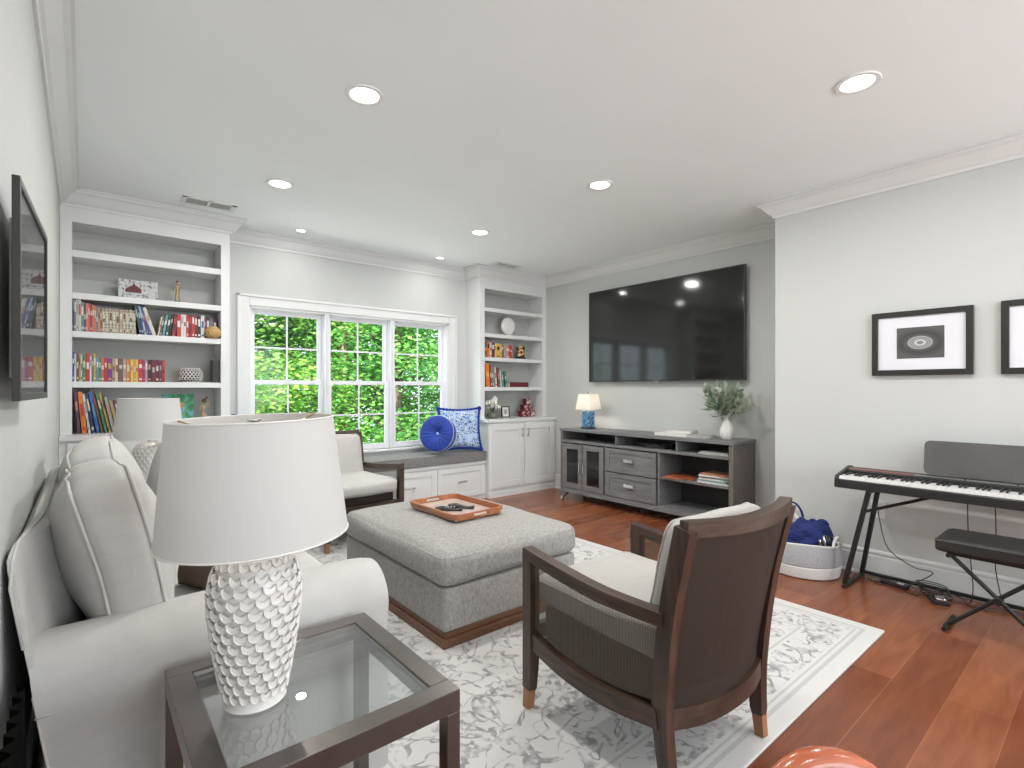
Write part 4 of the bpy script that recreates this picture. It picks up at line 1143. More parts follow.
# ------------------------------------------------------------------ cane armchairs (local: faces +Y)
def armchair(label, loc, rz):
    t = thing('armchair', label, 'armchair', loc, rz=rz, group=None)
    def path(pts, m=5):
        """smooth polyline through points (Catmull-Rom)"""
        P = [Vector(p) for p in pts]; P = [P[0] * 2 - P[1]] + P + [P[-1] * 2 - P[-2]]; out = []
        for i in range(1, len(P) - 2):
            for k in range(m):
                s = k / m
                out.append(0.5 * ((2 * P[i]) + (P[i + 1] - P[i - 1]) * s + (2 * P[i - 1] - 5 * P[i] + 4 * P[i + 1] - P[i + 2]) * s * s + (-P[i - 1] + 3 * P[i] - 3 * P[i + 1] + P[i + 2]) * s ** 3))
        out.append(P[-2]); return out
    for s in (-1, 1):
        fl = path([(s * 0.332, 0.312, 0.0), (s * 0.325, 0.310, 0.10), (s * 0.320, 0.310, 0.26), (s * 0.320, 0.312, 0.605)])
        cut = [p for p in fl if p.z >= 0.074]
        n = len(cut); lg = build('front_leg', barp(nb(), [Vector((s * 0.327, 0.3105, 0.072))] + cut, [0.034] + [0.036 + 0.010 * min(1, p.z / 0.2) for p in cut], [0.036] + [0.038 + 0.012 * min(1, p.z / 0.2) for p in cut]), M['walnut'], t)
        build('leg_tip', barp(nb(), [(s * 0.332, 0.312, 0.0), (s * 0.327, 0.3105, 0.072)], [0.031, 0.034], [0.033, 0.036]), M['leg_tip'], lg)
        rl = path([(s * 0.258, -0.320, 0.0), (s * 0.266, -0.303, 0.12), (s * 0.276, -0.298, 0.30), (s * 0.284, -0.330, 0.58), (s * 0.290, -0.392, 0.858)])
        cut = [p for p in rl if p.z >= 0.074]
        lg = build('rear_leg', barp(nb(), [Vector((s * 0.263, -0.309, 0.072))] + cut, [0.034] + [0.040] * len(cut), [0.038] + [0.040 + 0.016 * min(1, p.z / 0.3) for p in cut]), M['walnut'], t)
        build('leg_tip', barp(nb(), [(s * 0.258, -0.320, 0.0), (s * 0.263, -0.309, 0.072)], [0.030, 0.034], [0.034, 0.038]), M['leg_tip'], lg)
        ap = path([(s * 0.320, 0.336, 0.612), (s * 0.322, 0.15, 0.590), (s * 0.312, -0.08, 0.568), (s * 0.288, -0.318, 0.566)])
        build('arm_rail', barp(nb(), ap, 0.046, [0.040 + 0.006 * sin(pi * i / (len(ap) - 1)) for i in range(len(ap))]), M['walnut_h'], t)
        sp = path([(s * 0.318, 0.300, 0.272), (s * 0.318, 0.12, 0.240), (s * 0.304, -0.08, 0.228), (s * 0.280, -0.288, 0.248)])
        build('side_rail', barp(nb(), sp, 0.036, 0.062), M['walnut_h'], t)
        bm = nb(); m = 16; A = []; B = []
        for k in range(m + 1):
            u = k / m
            ya = 0.295 - 0.60 * u
            za = 0.588 - 0.036 * u; zb = 0.300 - 0.052 * sin(pi * min(1, u * 0.9)) - 0.0 + 0.02
            xa_ = 0.319 - 0.036 * max(0, u - 0.25) / 0.75; A.append(bm.verts.new((s * xa_, ya, za))); B.append(bm.verts.new((s * xa_, ya, zb)))
        for k in range(m): bm.faces.new((A[k], A[k + 1], B[k + 1], B[k]))
        build('side_cane', bm, M['cane'], t)
    # curved top and bottom rails of the back (bowed backwards)
    tp = path([(-0.297, -0.390, 0.857), (-0.16, -0.428, 0.852), (0, -0.442, 0.849), (0.16, -0.428, 0.852), (0.297, -0.390, 0.857)])
    build('top_rail', barp(nb(), tp, [0.046] * len(tp), 0.040, side=(0, 0, 1)), M['walnut_x'], t)
    bp_ = path([(-0.272, -0.300, 0.248), (-0.14, -0.335, 0.240), (0, -0.346, 0.238), (0.14, -0.335, 0.240), (0.272, -0.300, 0.248)])
    build('rear_rail', barp(nb(), bp_, [0.066] * len(bp_), 0.032, side=(0, 0, 1)), M['walnut_x'], t)
    fp = path([(-0.318, 0.306, 0.296), (0, 0.316, 0.290), (0.318, 0.306, 0.296)])
    build('front_rail', barp(nb(), fp, [0.062] * len(fp), 0.030, side=(0, 0, 1)), M['walnut_x'], t)
    bm = nb(); G = []
    for j in range(11):
        v = j / 10; z = 0.270 + 0.562 * v
        yb = -0.300 - 0.005 * v - 0.11 * max(0, (z - 0.30) / 0.585) ** 1.25
        hw = 0.264 + 0.016 * v
        G.append([bm.verts.new((-hw + 2 * hw * i / 12, yb - 0.046 * (1 - (2 * i / 12 - 1) ** 2), z)) for i in range(13)])
    for A, B in zip(G[:-1], G[1:]):
        for i in range(12): bm.faces.new((A[i], A[i + 1], B[i + 1], B[i]))
    build('back_cane', bm, M['cane_back'], t)
    # dark lining board just inside the back cane
    bm = nb(); G = []
    for j in range(9):
        v = j / 8; z = 0.255 + 0.565 * v; yb = -0.286 - 0.005 * v - 0.11 * max(0, (z - 0.30) / 0.585) ** 1.25
        G.append([bm.verts.new((-0.262 + 0.524 * i / 10, yb - 0.040 * (1 - (2 * i / 10 - 1) ** 2), z)) for i in range(11)])
    for A, B in zip(G[:-1], G[1:]):
        for i in range(10): bm.faces.new((A[i], A[i + 1], B[i + 1], B[i]))
    bmesh.ops.solidify(bm, geom=list(bm.faces), thickness=0.008)
    build('back_lining', bm, M['dark_fabric'], t, smooth='all')
    build('seat_frame', bbox_(-0.268, 0.268, -0.275, 0.288, 0.222, 0.395, 0.012), M['dark_fabric'], t)
    T = TR(0, 0.035, 0.455)
    sc = build('seat_cushion', puff(0.278, 0.315, 0.056, 0.035, (0.004, 0.02, 0.022), 16, wr=0.004, seed=4, T=T), M['chair_cloth'], t, smooth='all')
    build('piping', seam_loop(0.278, 0.315, 0.056, 'z', 0.036, 0.035, 0.0035, T=T, wr=0.004, seed=4), M['chair_cloth'], sc, smooth='all')
    T = TR(0, -0.268, 0.648) @ RX(R(14))
    bc = build('back_cushion', puff(0.252, 0.042, 0.205, 0.038, (0.006, 0.026, 0.010), 18, wr=0.010, seed=6, T=T), M['chair_cloth'], t, smooth='all')
    bm = seam_loop(0.252, 0.042, 0.205, 'y', 0.026, 0.038, 0.004, T=T, wr=0.010, seed=6, off=-0.003)
    join(bm, seam_loop(0.252, 0.042, 0.205, 'y', -0.026, 0.038, 0.004, T=T, wr=0.010, seed=6, off=-0.003))
    build('piping', bm, M['chair_cloth'], bc, smooth='all')
    return t
armchair('dark walnut armchair with cane sides in the foreground, seen from behind', (1.672, 1.205, RZ0), R(-4))
armchair('dark walnut cane armchair by the window seat, facing into the room behind the lamp shade', (1.745, 4.30, RZ0 if False else RZ0), R(184))

# ------------------------------------------------------------------ television
tv = thing('television', 'large black flat television mounted on the recessed wall above the console', 'television', (4.66, 3.20, 1.362))
TY0, TY1, TZ0, TZ1 = 2.258, 4.145, 1.362, 2.425
build('bezel', (lambda bm: (box(bm, 4.637, 4.668, TY0, TY0 + 0.010, TZ0, TZ1), box(bm, 4.637, 4.668, TY1 - 0.010, TY1, TZ0, TZ1), box(bm, 4.637, 4.668, TY0, TY1, TZ1 - 0.010, TZ1), box(bm, 4.635, 4.668, TY0, TY1, TZ0, TZ0 + 0.016), box(bm, 4.645, 4.672, TY0 + 0.004, TY1 - 0.004, TZ0 + 0.004, TZ1 - 0.004), bm)[-1])(nb()), M['black'], tv, world=True)
bm = nb(); box(bm, 4.640, 4.6445, TY0 + 0.010, TY1 - 0.010, TZ0 + 0.016, TZ1 - 0.010)
build('screen', bm, M['screen'], tv, world=True)
bm = nb(); box(bm, 4.672, XT - 0.001, 3.0, 3.4, 1.7, 2.1); build('wall_mount', bm, M['black_metal'], tv, world=True)
bm = nb(); box(bm, 4.630, 4.640, 3.18, 3.23, TZ0 - 0.006, TZ0 + 0.004); build('sensor', bm, M['steel'], tv, world=True)

# ------------------------------------------------------------------ media console (front faces -X)
CX0, CX1, CY0, CY1, CZT = 4.285, 4.695, 2.19, 4.275, 0.822
mc = thing('media_console', 'long grey wooden media console with glass doors under the television', 'media console', ((CX0 + CX1) / 2, (CY0 + CY1) / 2, 0))
def cpart(name, *boxes, m='console', w=0.002, parent=None):
    bm = nb()
    for b in boxes: join(bm, bbox_(*b, w, 1))
    o = build(name, bm, M[m], mc, world=True)
    if parent is not None: o.parent = parent
    return o
fx = CX0 + 0.012
cpart('top', (CX0 - 0.008, CX1, CY0 - 0.008, CY1 + 0.008, CZT - 0.028, CZT))
cpart('side_panel', (CX0 + 0.001, CX1 - 0.001, CY0, CY0 + 0.04, 0.105, CZT - 0.029), m='console_v')
cpart('side_panel', (CX0 + 0.001, CX1 - 0.001, CY1 - 0.04, CY1, 0.105, CZT - 0.029), m='console_v')
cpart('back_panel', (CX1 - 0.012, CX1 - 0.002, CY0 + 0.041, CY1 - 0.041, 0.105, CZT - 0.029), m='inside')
cpart('bottom', (CX0 + 0.001, CX1 - 0.013, CY0 + 0.041, CY1 - 0.041, 0.105, 0.145))
cpart('upper_shelf', (CX0 + 0.001, CX1 - 0.013, CY0 + 0.041, CY1 - 0.041, 0.664, 0.692))
cpart('divider', (fx, CX1 - 0.013, 3.600, 3.622, 0.146, 0.663)); cpart('divider', (fx, CX1 - 0.013, 2.935, 2.957, 0.146, 0.663))
cpart('divider', (fx, CX1 - 0.013, 3.462, 3.478, 0.693, CZT - 0.029)); cpart('divider', (fx, CX1 - 0.013, 2.740, 2.756, 0.693, CZT - 0.029))
cpart('shelf', (CX0 + 0.02, CX1 - 0.013, CY0 + 0.041, 2.934, 0.405, 0.430))
cpart('plinth_rail', (CX0 - 0.006, CX1, CY0 - 0.006, CY1 + 0.006, 0.092, 0.112))
for k, (y, yo) in enumerate(((CY1 - 0.06, 0.035), (CY0 + 0.06, -0.035))):
    for x, xo in ((CX0 + 0.045, -0.03), (CX1 - 0.045, 0.0)):
        bm = nb(); barp(bm, [(x + xo, y + yo, 0.030), (x + xo * 0.4, y + yo * 0.35, 0.06), (x, y, 0.092)], [0.024, 0.032, 0.05], [0.024, 0.032, 0.05], side=(0, 1, 0)) 
        lg = build('leg', bm, M['console'], mc, world=True)
        bm = nb(); barp(bm, [(x + xo * 1.35, y + yo * 1.3, 0.0), (x + xo, y + yo, 0.030)], [0.022, 0.024], [0.022, 0.024], side=(0, 1, 0))
        bmesh.ops.transform(bm, matrix=Matrix.Translation(-Vector(mc.location)), verts=list(bm.verts)); build('leg_cap', bm, M['chrome'], lg)
bm = bbox_(4.42, 4.47, 3.2, 3.25, 0.0, 0.092, 0.002, 1); build('centre_leg', bm, M['inside'], mc, world=True)
def cdoor(y0, y1, hy_):
    fr = 0.058; z0, z1 = 0.150, 0.652
    bm = nb()
    for a, b, c, d in ((y0, y0 + fr, z0, z1), (y1 - fr, y1, z0, z1), (y0 + fr, y1 - fr, z0, z0 + fr), (y0 + fr, y1 - fr, z1 - fr, z1)):
        join(bm, bbox_(CX0 - 0.006, CX0 + 0.014, a, b, c, d, 0.002, 1))
    d = build('door', bm, M['console'], mc, world=True)
    off = Matrix.Translation(-Vector(mc.location))
    bm = nb(); box(bm, CX0 + 0.002, CX0 + 0.005, y0 + fr, y1 - fr, z0 + fr, z1 - fr); bmesh.ops.transform(bm, matrix=off, verts=list(bm.verts))
    build('glass_pane', bm, glass_mat('cabinet_glass', (0.72, 0.74, 0.75), 0.9), d)
    bm = bbox_(CX0 - 0.030, CX0 - 0.018, hy_ - 0.006, hy_ + 0.006, 0.335, 0.440, 0.003); box(bm, CX0 - 0.02, CX0 - 0.006, hy_ - 0.004, hy_ + 0.004, 0.35, 0.36); box(bm, CX0 - 0.02, CX0 - 0.006, hy_ - 0.004, hy_ + 0.004, 0.415, 0.425)
    bmesh.ops.transform(bm, matrix=off, verts=list(bm.verts)); build('door_handle', bm, M['chrome'], d)
cdoor(3.935, 4.230, 3.962); cdoor(3.627, 3.925, 3.900)
cpart('door_shelf', (CX0 + 0.06, CX1 - 0.013, 3.623, CY1 - 0.041, 0.395, 0.415))
for z0, z1 in ((0.408, 0.652), (0.150, 0.398)):
    y0, y1 = 2.966, 3.592; fr = 0.048
    bm = nb()
    for a, b, c, d in ((y0, y0 + fr, z0, z1), (y1 - fr, y1, z0, z1), (y0 + fr, y1 - fr, z0, z0 + fr), (y0 + fr, y1 - fr, z1 - fr, z1)):
        join(bm, bbox_(CX0 - 0.006, CX0 + 0.011, a, b, c, d, 0.002, 1))
    box(bm, CX0 + 0.003, CX0 + 0.011, y0 + fr, y1 - fr, z0 + fr, z1 - fr)
    d = build('drawer', bm, M['console'], mc, world=True)
    zc = (z0 + z1) / 2 + 0.01
    bm = bbox_(CX0 - 0.028, CX0 - 0.018, 3.282 - 0.06, 3.282 + 0.06, zc - 0.017, zc + 0.017, 0.003); box(bm, CX0 - 0.02, CX0 + 0.003, 3.24, 3.25, zc - 0.006, zc + 0.006); box(bm, CX0 - 0.02, CX0 + 0.003, 3.31, 3.32, zc - 0.006, zc + 0.006)
    bmesh.ops.transform(bm, matrix=Matrix.Translation(-Vector(mc.location)), verts=list(bm.verts)); build('drawer_handle', bm, M['chrome'], d)

# things on and in the console
def flat_book(x, y, z, w, d, h, rz, cover, label, cat='book', group=None, name='book', extra=None):
    t = nb(); c = 0.0025
    box(t, -w / 2, w / 2, -d / 2, d / 2, 0, c, 0); box(t, -w / 2, w / 2, -d / 2, d / 2, h - c, h, 0); box(t, -w / 2, -w / 2 + c, -d / 2, d / 2, c, h - c, 0)
    box(t, -w / 2 + c, w / 2 - 0.004, -d / 2 + 0.004, d / 2 - 0.004, c, h - c, 1)
    o = build(name, t, None, None, mats=[cover, M['paper']]); o.location = (x, y, z); o.rotation_euler = (0, 0, rz)
    tag(o, label, cat, group); return o
ivory = mat('ivory_cover', (0.66, 0.64, 0.60), 0.6, var=0.06, scale=20); greyc = mat('warm_grey_cover', (0.42, 0.41, 0.38), 0.6, var=0.1, scale=20)
flat_book(4.50, 2.88, CZT, 0.24, 0.34, 0.030, R(4), ivory, 'large cream book at the bottom of the stack on the console, left of the vase', group='books lying on the console')
flat_book(4.49, 2.64, CZT, 0.20, 0.27, 0.026, R(-6), greyc, 'greyish cream book lying beside the stack, nearest the white vase', group='books lying on the console')
flat_book(4.52, 2.83, CZT + 0.0305, 0.18, 0.25, 0.020, R(12), ivory, 'small pale book on top of the stack on the console', group='books lying on the console')
t = thing('lamp', 'small lit table lamp with a blue patterned square base on the console', 'lamp', (4.475, 4.010, CZT))
t.name = 'table_lamp'
bm = nb(); join(bm, bbox_(-0.062, 0.062, -0.062, 0.062, 0.0, 0.018, 0.003)); build('foot', bm, M['walnut'], t)
build('body', bbox_(-0.052, 0.052, -0.052, 0.052, 0.018, 0.205, 0.006), M['blue_pattern'], t)
bm = nb(); lathe(bm, [(0.0, 0.205), (0.022, 0.205), (0.02, 0.22), (0.010, 0.225), (0.008, 0.27), (0, 0.27)], 16); build('socket', bm, M['brass'], t, smooth=True)
def sqshade(b, tp, z0, z1):
    bm = nb(); ring = lambda h, z: [bm.verts.new((x * h, y * h, z)) for x, y in rrect(1, 1, 0.22, 5)]
    a = ring(b, z0); c = ring(tp, z1); d = ring(tp - 0.002, z1); e = ring(b - 0.002, z0); n = len(a)
    for A, B in ((a, c), (c, d), (d, e), (e, a)):
        for k in range(n): bm.faces.new((A[k], A[(k + 1) % n], B[(k + 1) % n], B[k]))
    return bm
build('lamp_shade', sqshade(0.112, 0.086, 0.222, 0.398), M['shade_warm'], t, smooth=True)
bm = nb(); tube(bm, [(0, 0, 0.262), (0, 0, 0.412)], 0.003, 8); lathe(bm, [(0, 0), (0.006, 0.001), (0.012, 0.008), (0.012, 0.014), (0.005, 0.022), (0, 0.022)], 12, (0, 0, 0.410)); tube(bm, [(-0.085, 0, 0.390), (0.085, 0, 0.390)], 0.0018, 6)
build('finial', bm, M['bronze'], t, smooth=True)
lamp('console_lamp_light', 'POINT', (4.475, 4.010, CZT + 0.31), (0, 0, 0), 3.4, (1.0, 0.92, 0.82), size=0.03)

vz = thing('vase', 'white ribbed ceramic vase holding leafy stems at the right end of the console', 'vase', (4.47, 2.345, CZT))
bm = nb(); n = 60; rings = []
for r, z in [(0.0, 0), (0.034, 0), (0.042, 0.004), (0.052, 0.035), (0.057, 0.065), (0.054, 0.10), (0.042, 0.14), (0.029, 0.175), (0.025, 0.205), (0.027, 0.218), (0.022, 0.218), (0.020, 0.205), (0.024, 0.17), (0.0, 0.05)]:
    if r == 0: rings.append([bm.verts.new((0, 0, z))]); continue
    rings.append([bm.verts.new(((r + (0.0022 * cos(10 * (2 * pi * k / n) + z * 18) if 0.01 < z < 0.19 and r > 0.026 else 0)) * cos(2 * pi * k / n), (r + (0.0022 * cos(10 * (2 * pi * k / n) + z * 18) if 0.01 < z < 0.19 and r > 0.026 else 0)) * sin(2 * pi * k / n), z)) for k in range(n)])
for A, B in zip(rings[:-1], rings[1:]):
    for k in range(n):
        k2 = (k + 1) % n
        if len(A) == 1: bm.faces.new((A[0], B[k2], B[k]))
        elif len(B) == 1: bm.faces.new((A[k], A[k2], B[0]))
        else: bm.faces.new((A[k], A[k2], B[k2], B[k]))
build('vase_body', bm, M['ceramic'], vz, smooth='all')
def leafy(name, loc, seed, nst, spread, height, leaf, label, cat, m_leaf, m_stem, per=9, group=None):
    rnd = random.Random(seed); t = thing(name, label, cat, loc, group=group)
    st = nb(); lv = nb()
    for s in range(nst):
        a = 2 * pi * s / nst + rnd.uniform(-0.3, 0.3); sp = spread * rnd.uniform(0.35, 1.0); h = height * (rnd.uniform(0.30, 0.8) if s % 2 else rnd.uniform(0.75, 1.0))
        p0 = Vector((0.006 * cos(a), 0.006 * sin(a), -0.10)); p1 = Vector((cos(a) * sp * 0.42, sin(a) * sp * 0.42, h * 0.40)); p2 = Vector((cos(a) * sp, sin(a) * sp, h))
        P = [p0 * (1 - u) ** 2 + p1 * 2 * u * (1 - u) + p2 * u * u for u in [k / 10 for k in range(11)]]
        tube(st, P, [0.0022 - 0.00013 * k for k in range(11)], 5)
        for k in range(per):
            u = 0.42 + 0.58 * k / (per - 1); c = p0 * (1 - u) ** 2 + p1 * 2 * u * (1 - u) + p2 * u * u
            d = (p1 * (1 - u) * 2 - p0 * 2 * (1 - u) + (p2 - p1) * 2 * u).normalized()
            az = rnd.uniform(0, 2 * pi); side = d.cross(Vector((cos(az), sin(az), 0.2))).normalized()
            dr = (d * 0.5 + side * 0.9).normalized(); w = dr.cross(Vector((rnd.uniform(-.4, .4), rnd.uniform(-.4, .4), 1))).normalized(); L = leaf * rnd.uniform(0.75, 1.15)
            nrm = dr.cross(w)
            ctr = [c + dr * L * q + nrm * (0.12 * L * sin(pi * q) - 0.25 * L * q * q) for q in (0, 0.25, 0.5, 0.78, 1.0)]
            ws = (0.02, 0.2, 0.25, 0.17, 0.01)
            A = [lv.verts.new(p + w * L * x) for p, x in zip(ctr, ws)]; C = [lv.verts.new(p + nrm * -0.03 * L) for p in ctr]; B = [lv.verts.new(p - w * L * x) for p, x in zip(ctr, ws)]
            for i in range(4): lv.faces.new((A[i], A[i + 1], C[i + 1], C[i])); lv.faces.new((C[i], C[i + 1], B[i + 1], B[i]))
    build('stems', st, m_stem, t, smooth='all'); build('leaves', lv, m_leaf, t, smooth='all')
    return t
leafy('leafy_stems', (4.47, 2.345, CZT + 0.215), 3, 22, 0.205, 0.262, 0.088, 'bunch of grey-green leafy stems standing in the white vase', 'plant', M['leaf_sage'], M['stem'])

rnd = random.Random(11)
t = thing('streaming_box', 'small black box among cables in the middle slot of the console', 'media box', (4.43, 3.02, 0.692))
build('box_body', bbox_(-0.08, 0.08, -0.11, 0.11, 0.0, 0.032, 0.004), M['black'], t)
bm = nb()
for k in range(5):
    P = [Vector((-0.10 + rnd.uniform(-0.02, 0.06), -0.20 + 0.4 * q / 12 + rnd.uniform(-0.01, 0.01), 0.006 + 0.042 * abs(sin(q * 0.8 + k)))) for q in range(13)]
    tube(bm, P, 0.0032, 6)
build('cables', bm, M['black'], t, smooth='all')
def stack(x, y, z, items, base, grp, nm='magazine', cat='magazine'):
    zz = z
    for i, (w, d, h, rz, col, lb) in enumerate(items):
        m = mat('cover_%s_%d' % (base, i), col, 0.45, var=0.15, scale=30)
        flat_book(x + rnd.uniform(-0.008, 0.008), y + rnd.uniform(-0.01, 0.01), zz, w, d, h, rz, m, lb, cat, grp, nm); zz += h + 0.0006
stack(4.42, 2.40, 0.430, [(0.22, 0.29, 0.016, R(3), (0.55, 0.55, 0.53), 'grey magazine at the bottom of the right-hand stack on the console shelf'), (0.21, 0.28, 0.014, R(-5), (0.20, 0.33, 0.34), 'teal magazine, second from the bottom of the stack on the console shelf'), (0.21, 0.28, 0.013, R(8), (0.62, 0.60, 0.56), 'pale magazine in the middle of the stack on the console shelf'), (0.20, 0.27, 0.014, R(-2), (0.10, 0.22, 0.20), 'dark green magazine, fourth up in the stack on the console shelf'), (0.21, 0.27, 0.012, R(6), (0.66, 0.63, 0.58), 'off-white magazine, second from the top of the console shelf stack'), (0.20, 0.26, 0.012, R(-7), (0.42, 0.19, 0.13), 'reddish magazine on top of the stack on the console shelf')], 'a', 'magazines stacked on the console shelf')
stack(4.41, 2.76, 0.430, [(0.21, 0.28, 0.008, R(10), (0.48, 0.14, 0.05), 'orange magazine lying flat at the left of the console shelf'), (0.20, 0.26, 0.006, R(-12), (0.36, 0.09, 0.04), 'dark orange booklet lying on the orange magazine')], 'b', 'orange magazines on the console shelf')
stack(4.42, 2.38, 0.692, [(0.21, 0.29, 0.012, R(2), (0.40, 0.40, 0.38), 'grey notebook at the bottom of the pile in the right slot of the console'), (0.20, 0.27, 0.010, R(-4), (0.30, 0.31, 0.30), 'thin grey book on top of the pile in the right slot of the console')], 'c', 'notebooks in the right slot of the console', 'notebook', 'notebook')

# ------------------------------------------------------------------ digital piano, its stand, bench, pedal
PX0, PX1, PY0, PY1 = 3.745, 4.030, -0.085, 1.235
pn = thing('digital_piano', 'slim black digital piano with white keys standing along the right wall', 'piano', (3.89, 0.575, 0.64))
bm = nb(); prism(bm, [(PX0, 0.645), (PX1, 0.645), (PX1, 0.752), (PX1 - 0.06, 0.757), (PX0 + 0.158, 0.742), (PX0 + 0.156, 0.702), (PX0 + 0.004, 0.700), (PX0, 0.694)], 'y', PY0 + 0.02, PY1 - 0.02)
build('case', bm, M['black'], pn, world=True)
for a, b in ((PY0, PY0 + 0.02), (PY1 - 0.02, PY1)):
    bm = nb(); prism(bm, [(PX0 - 0.004, 0.648), (PX0 + 0.02, 0.640), (PX1, 0.643), (PX1 + 0.002, 0.758), (PX1 - 0.05, 0.763), (PX0 + 0.14, 0.745), (PX0 + 0.004, 0.722), (PX0 - 0.006, 0.70)], 'y', a, b)
    build('end_cheek', bevel(bm, 0.003, 2), M['black'], pn, world=True)
nw = 52; span = PY1 - PY0 - 0.05; kw = span / nw
# 52 white keys, treble end nearest the camera; black keys between
octave_black = {0: 1, 1: 0, 2: 1, 3: 1, 4: 0, 5: 1, 6: 1}
names = ['A', 'B', 'C', 'D', 'E', 'F', 'G']; hasb = {'A': 1, 'B': 0, 'C': 1, 'D': 1, 'E': 0, 'F': 1, 'G': 1}
for i in range(nw):
    y1 = PY1 - 0.025 - i * kw; y0 = y1 - kw + 0.0011
    bm = nb(); box(bm, PX0 + 0.008, PX0 + 0.152, y0, y1, 0.701, 0.7205)
    o = build('white_key', bm, M['key_white'], pn, world=True)
    if hasb[names[i % 7]] and i < nw - 1:
        yc = y0 - 0.0005
        bm = nb(); prism(bm, [(PX0 + 0.060, 0.7208), (PX0 + 0.064, 0.7315), (PX0 + 0.152, 0.733), (PX0 + 0.152, 0.7208)], 'y', yc - 0.0052, yc + 0.0052)
        build('black_key', bm, M['black'], pn, world=True)
T0 = (0.742, 0.757)
def on_panel(x): return 0.742 + (x - (PX0 + 0.158)) / (PX1 - 0.06 - PX0 - 0.158) * 0.015 + 0.0008
xa, xb = PX0 + 0.185, PX0 + 0.197
bm = nb(); prism(bm, [(xa, on_panel(xa) - 0.001), (xb + 0.004, on_panel(xb) - 0.001), (xb + 0.004, on_panel(xb) + 0.002), (xa, on_panel(xa) + 0.001)], 'y', 0.86, PY1 - 0.025); build('red_strip', bm, M['rosewood'], pn, world=True)
bm = nb(); prism(bm, [(xa, on_panel(xa) - 0.001), (xb + 0.004, on_panel(xb) - 0.001), (xb + 0.004, on_panel(xb) + 0.002), (xa, on_panel(xa) + 0.001)], 'y', PY0 + 0.03, 0.858); build('silver_strip', bm, M['steel'], pn, world=True)
for y in (0.62, 0.40, 0.18):
    bm = nb(); lathe(bm, [(0.005, 0), (0.005, 0.006), (0, 0.007)], 12, (PX0 + 0.192, y, on_panel(PX0 + 0.192))); build('knob', bm, M['black'], pn, smooth=True, world=True)
bm = nb()
pl = rrect(0.30, 0.105, 0.03, 5)
def mp(p, t): return (4.040 + (p[1] + 0.105) * 0.14 + t, 0.535 + p[0], 0.752 + (p[1] + 0.105) * 0.98)
A = [bm.verts.new(mp(p, 0)) for p in pl]; B = [bm.verts.new(mp(p, 0.006)) for p in pl]
bm.faces.new(A); bm.faces.new(B[::-1])
for k in range(len(A)): bm.faces.new((A[k], B[k], B[(k + 1) % len(A)], A[(k + 1) % len(A)]))
build('music_rest', bm, M['grey_panel'], pn, world=True)

ps = thing('piano_stand', 'black metal stand with splayed legs under the digital piano', 'stand', (3.90, 0.575, 0))
def leg(name, pts, r=0.0125):
    bm = nb(); barp(bm, pts, r * 2, r * 2, side=(0.3, 1, 0)); bevel(bm, 0.004, 1); return build(name, bm, M['black_metal'], ps, world=True)
for y0, s in ((1.185, 1), (-0.035, -1)):
    ym = y0 - s * 0.13
    leg('leg', [(3.775, ym, 0.632), (3.768, y0, 0.024)]); leg('leg', [(3.965, ym, 0.632), (4.105, y0, 0.024)])
    leg('foot_bar', [(3.745, y0, 0.013), (4.125, y0, 0.013)], 0.011)
    leg('top_bar', [(3.755, ym, 0.632), (3.99, ym, 0.632)], 0.0105)
    leg('brace', [(3.995, y0 - s * 0.036, 0.46), (3.93, ym - s * 0.30, 0.634)], 0.009)
leg('cross_bar', [(4.105, 1.17, 0.030), (4.105, -0.02, 0.030)], 0.011)

pb = thing('piano_bench', 'black padded bench on crossed metal legs in front of the digital piano', 'bench', (3.66, 0.43, 0))
build('seat', puff(0.17, 0.245, 0.034, 0.018, (0.0, 0.0, 0.010), 12, T=TR(0, 0, 0.452)), M['black_leather'], pb, smooth='all')
build('piping', seam_loop(0.17, 0.245, 0.034, 'z', 0.022, 0.018, 0.003, T=TR(0, 0, 0.452)), M['black_leather'], pb, smooth='all')
bm = nb(); box(bm, -0.14, 0.14, -0.20, 0.20, 0.402, 0.418); build('seat_board', bm, M['black_metal'], pb)
for k, x in enumerate((-0.115,)):
    for s in (-1, 1):
        xx = x + s * 0.009
        bm = nb(); tube(bm, [(xx, -s * 0.185, 0.402), (xx, s * 0.205, 0.018)], 0.0105, 10); l = build('leg', bm, M['black_metal'], pb, smooth=True)
        bm = nb(); tube(bm, [(xx - 0.012, s * 0.205, 0.014), (xx + 0.012, s * 0.205, 0.014)], 0.014, 10); build('rubber_foot', bm, M['black'], l, smooth=True)
for s in (-1, 1):
    bm = nb(); tube(bm, [(-0.18, s * 0.205, 0.016), (0.06, s * 0.205, 0.016)], 0.0105, 10); build('foot_bar', bm, M['black_metal'], pb, smooth=True)
bm = nb(); tube(bm, [(-0.145, 0, 0.212), (-0.085, 0, 0.212)], 0.018, 12); build('pivot', bm, M['black_metal'], pb, smooth=True)
bm = nb(); tube(bm, [(-0.155, 0.19, 0.402), (-0.10, 0.19, 0.402)], 0.012, 10); build('knob', bm, M['black'], pb, smooth=True)

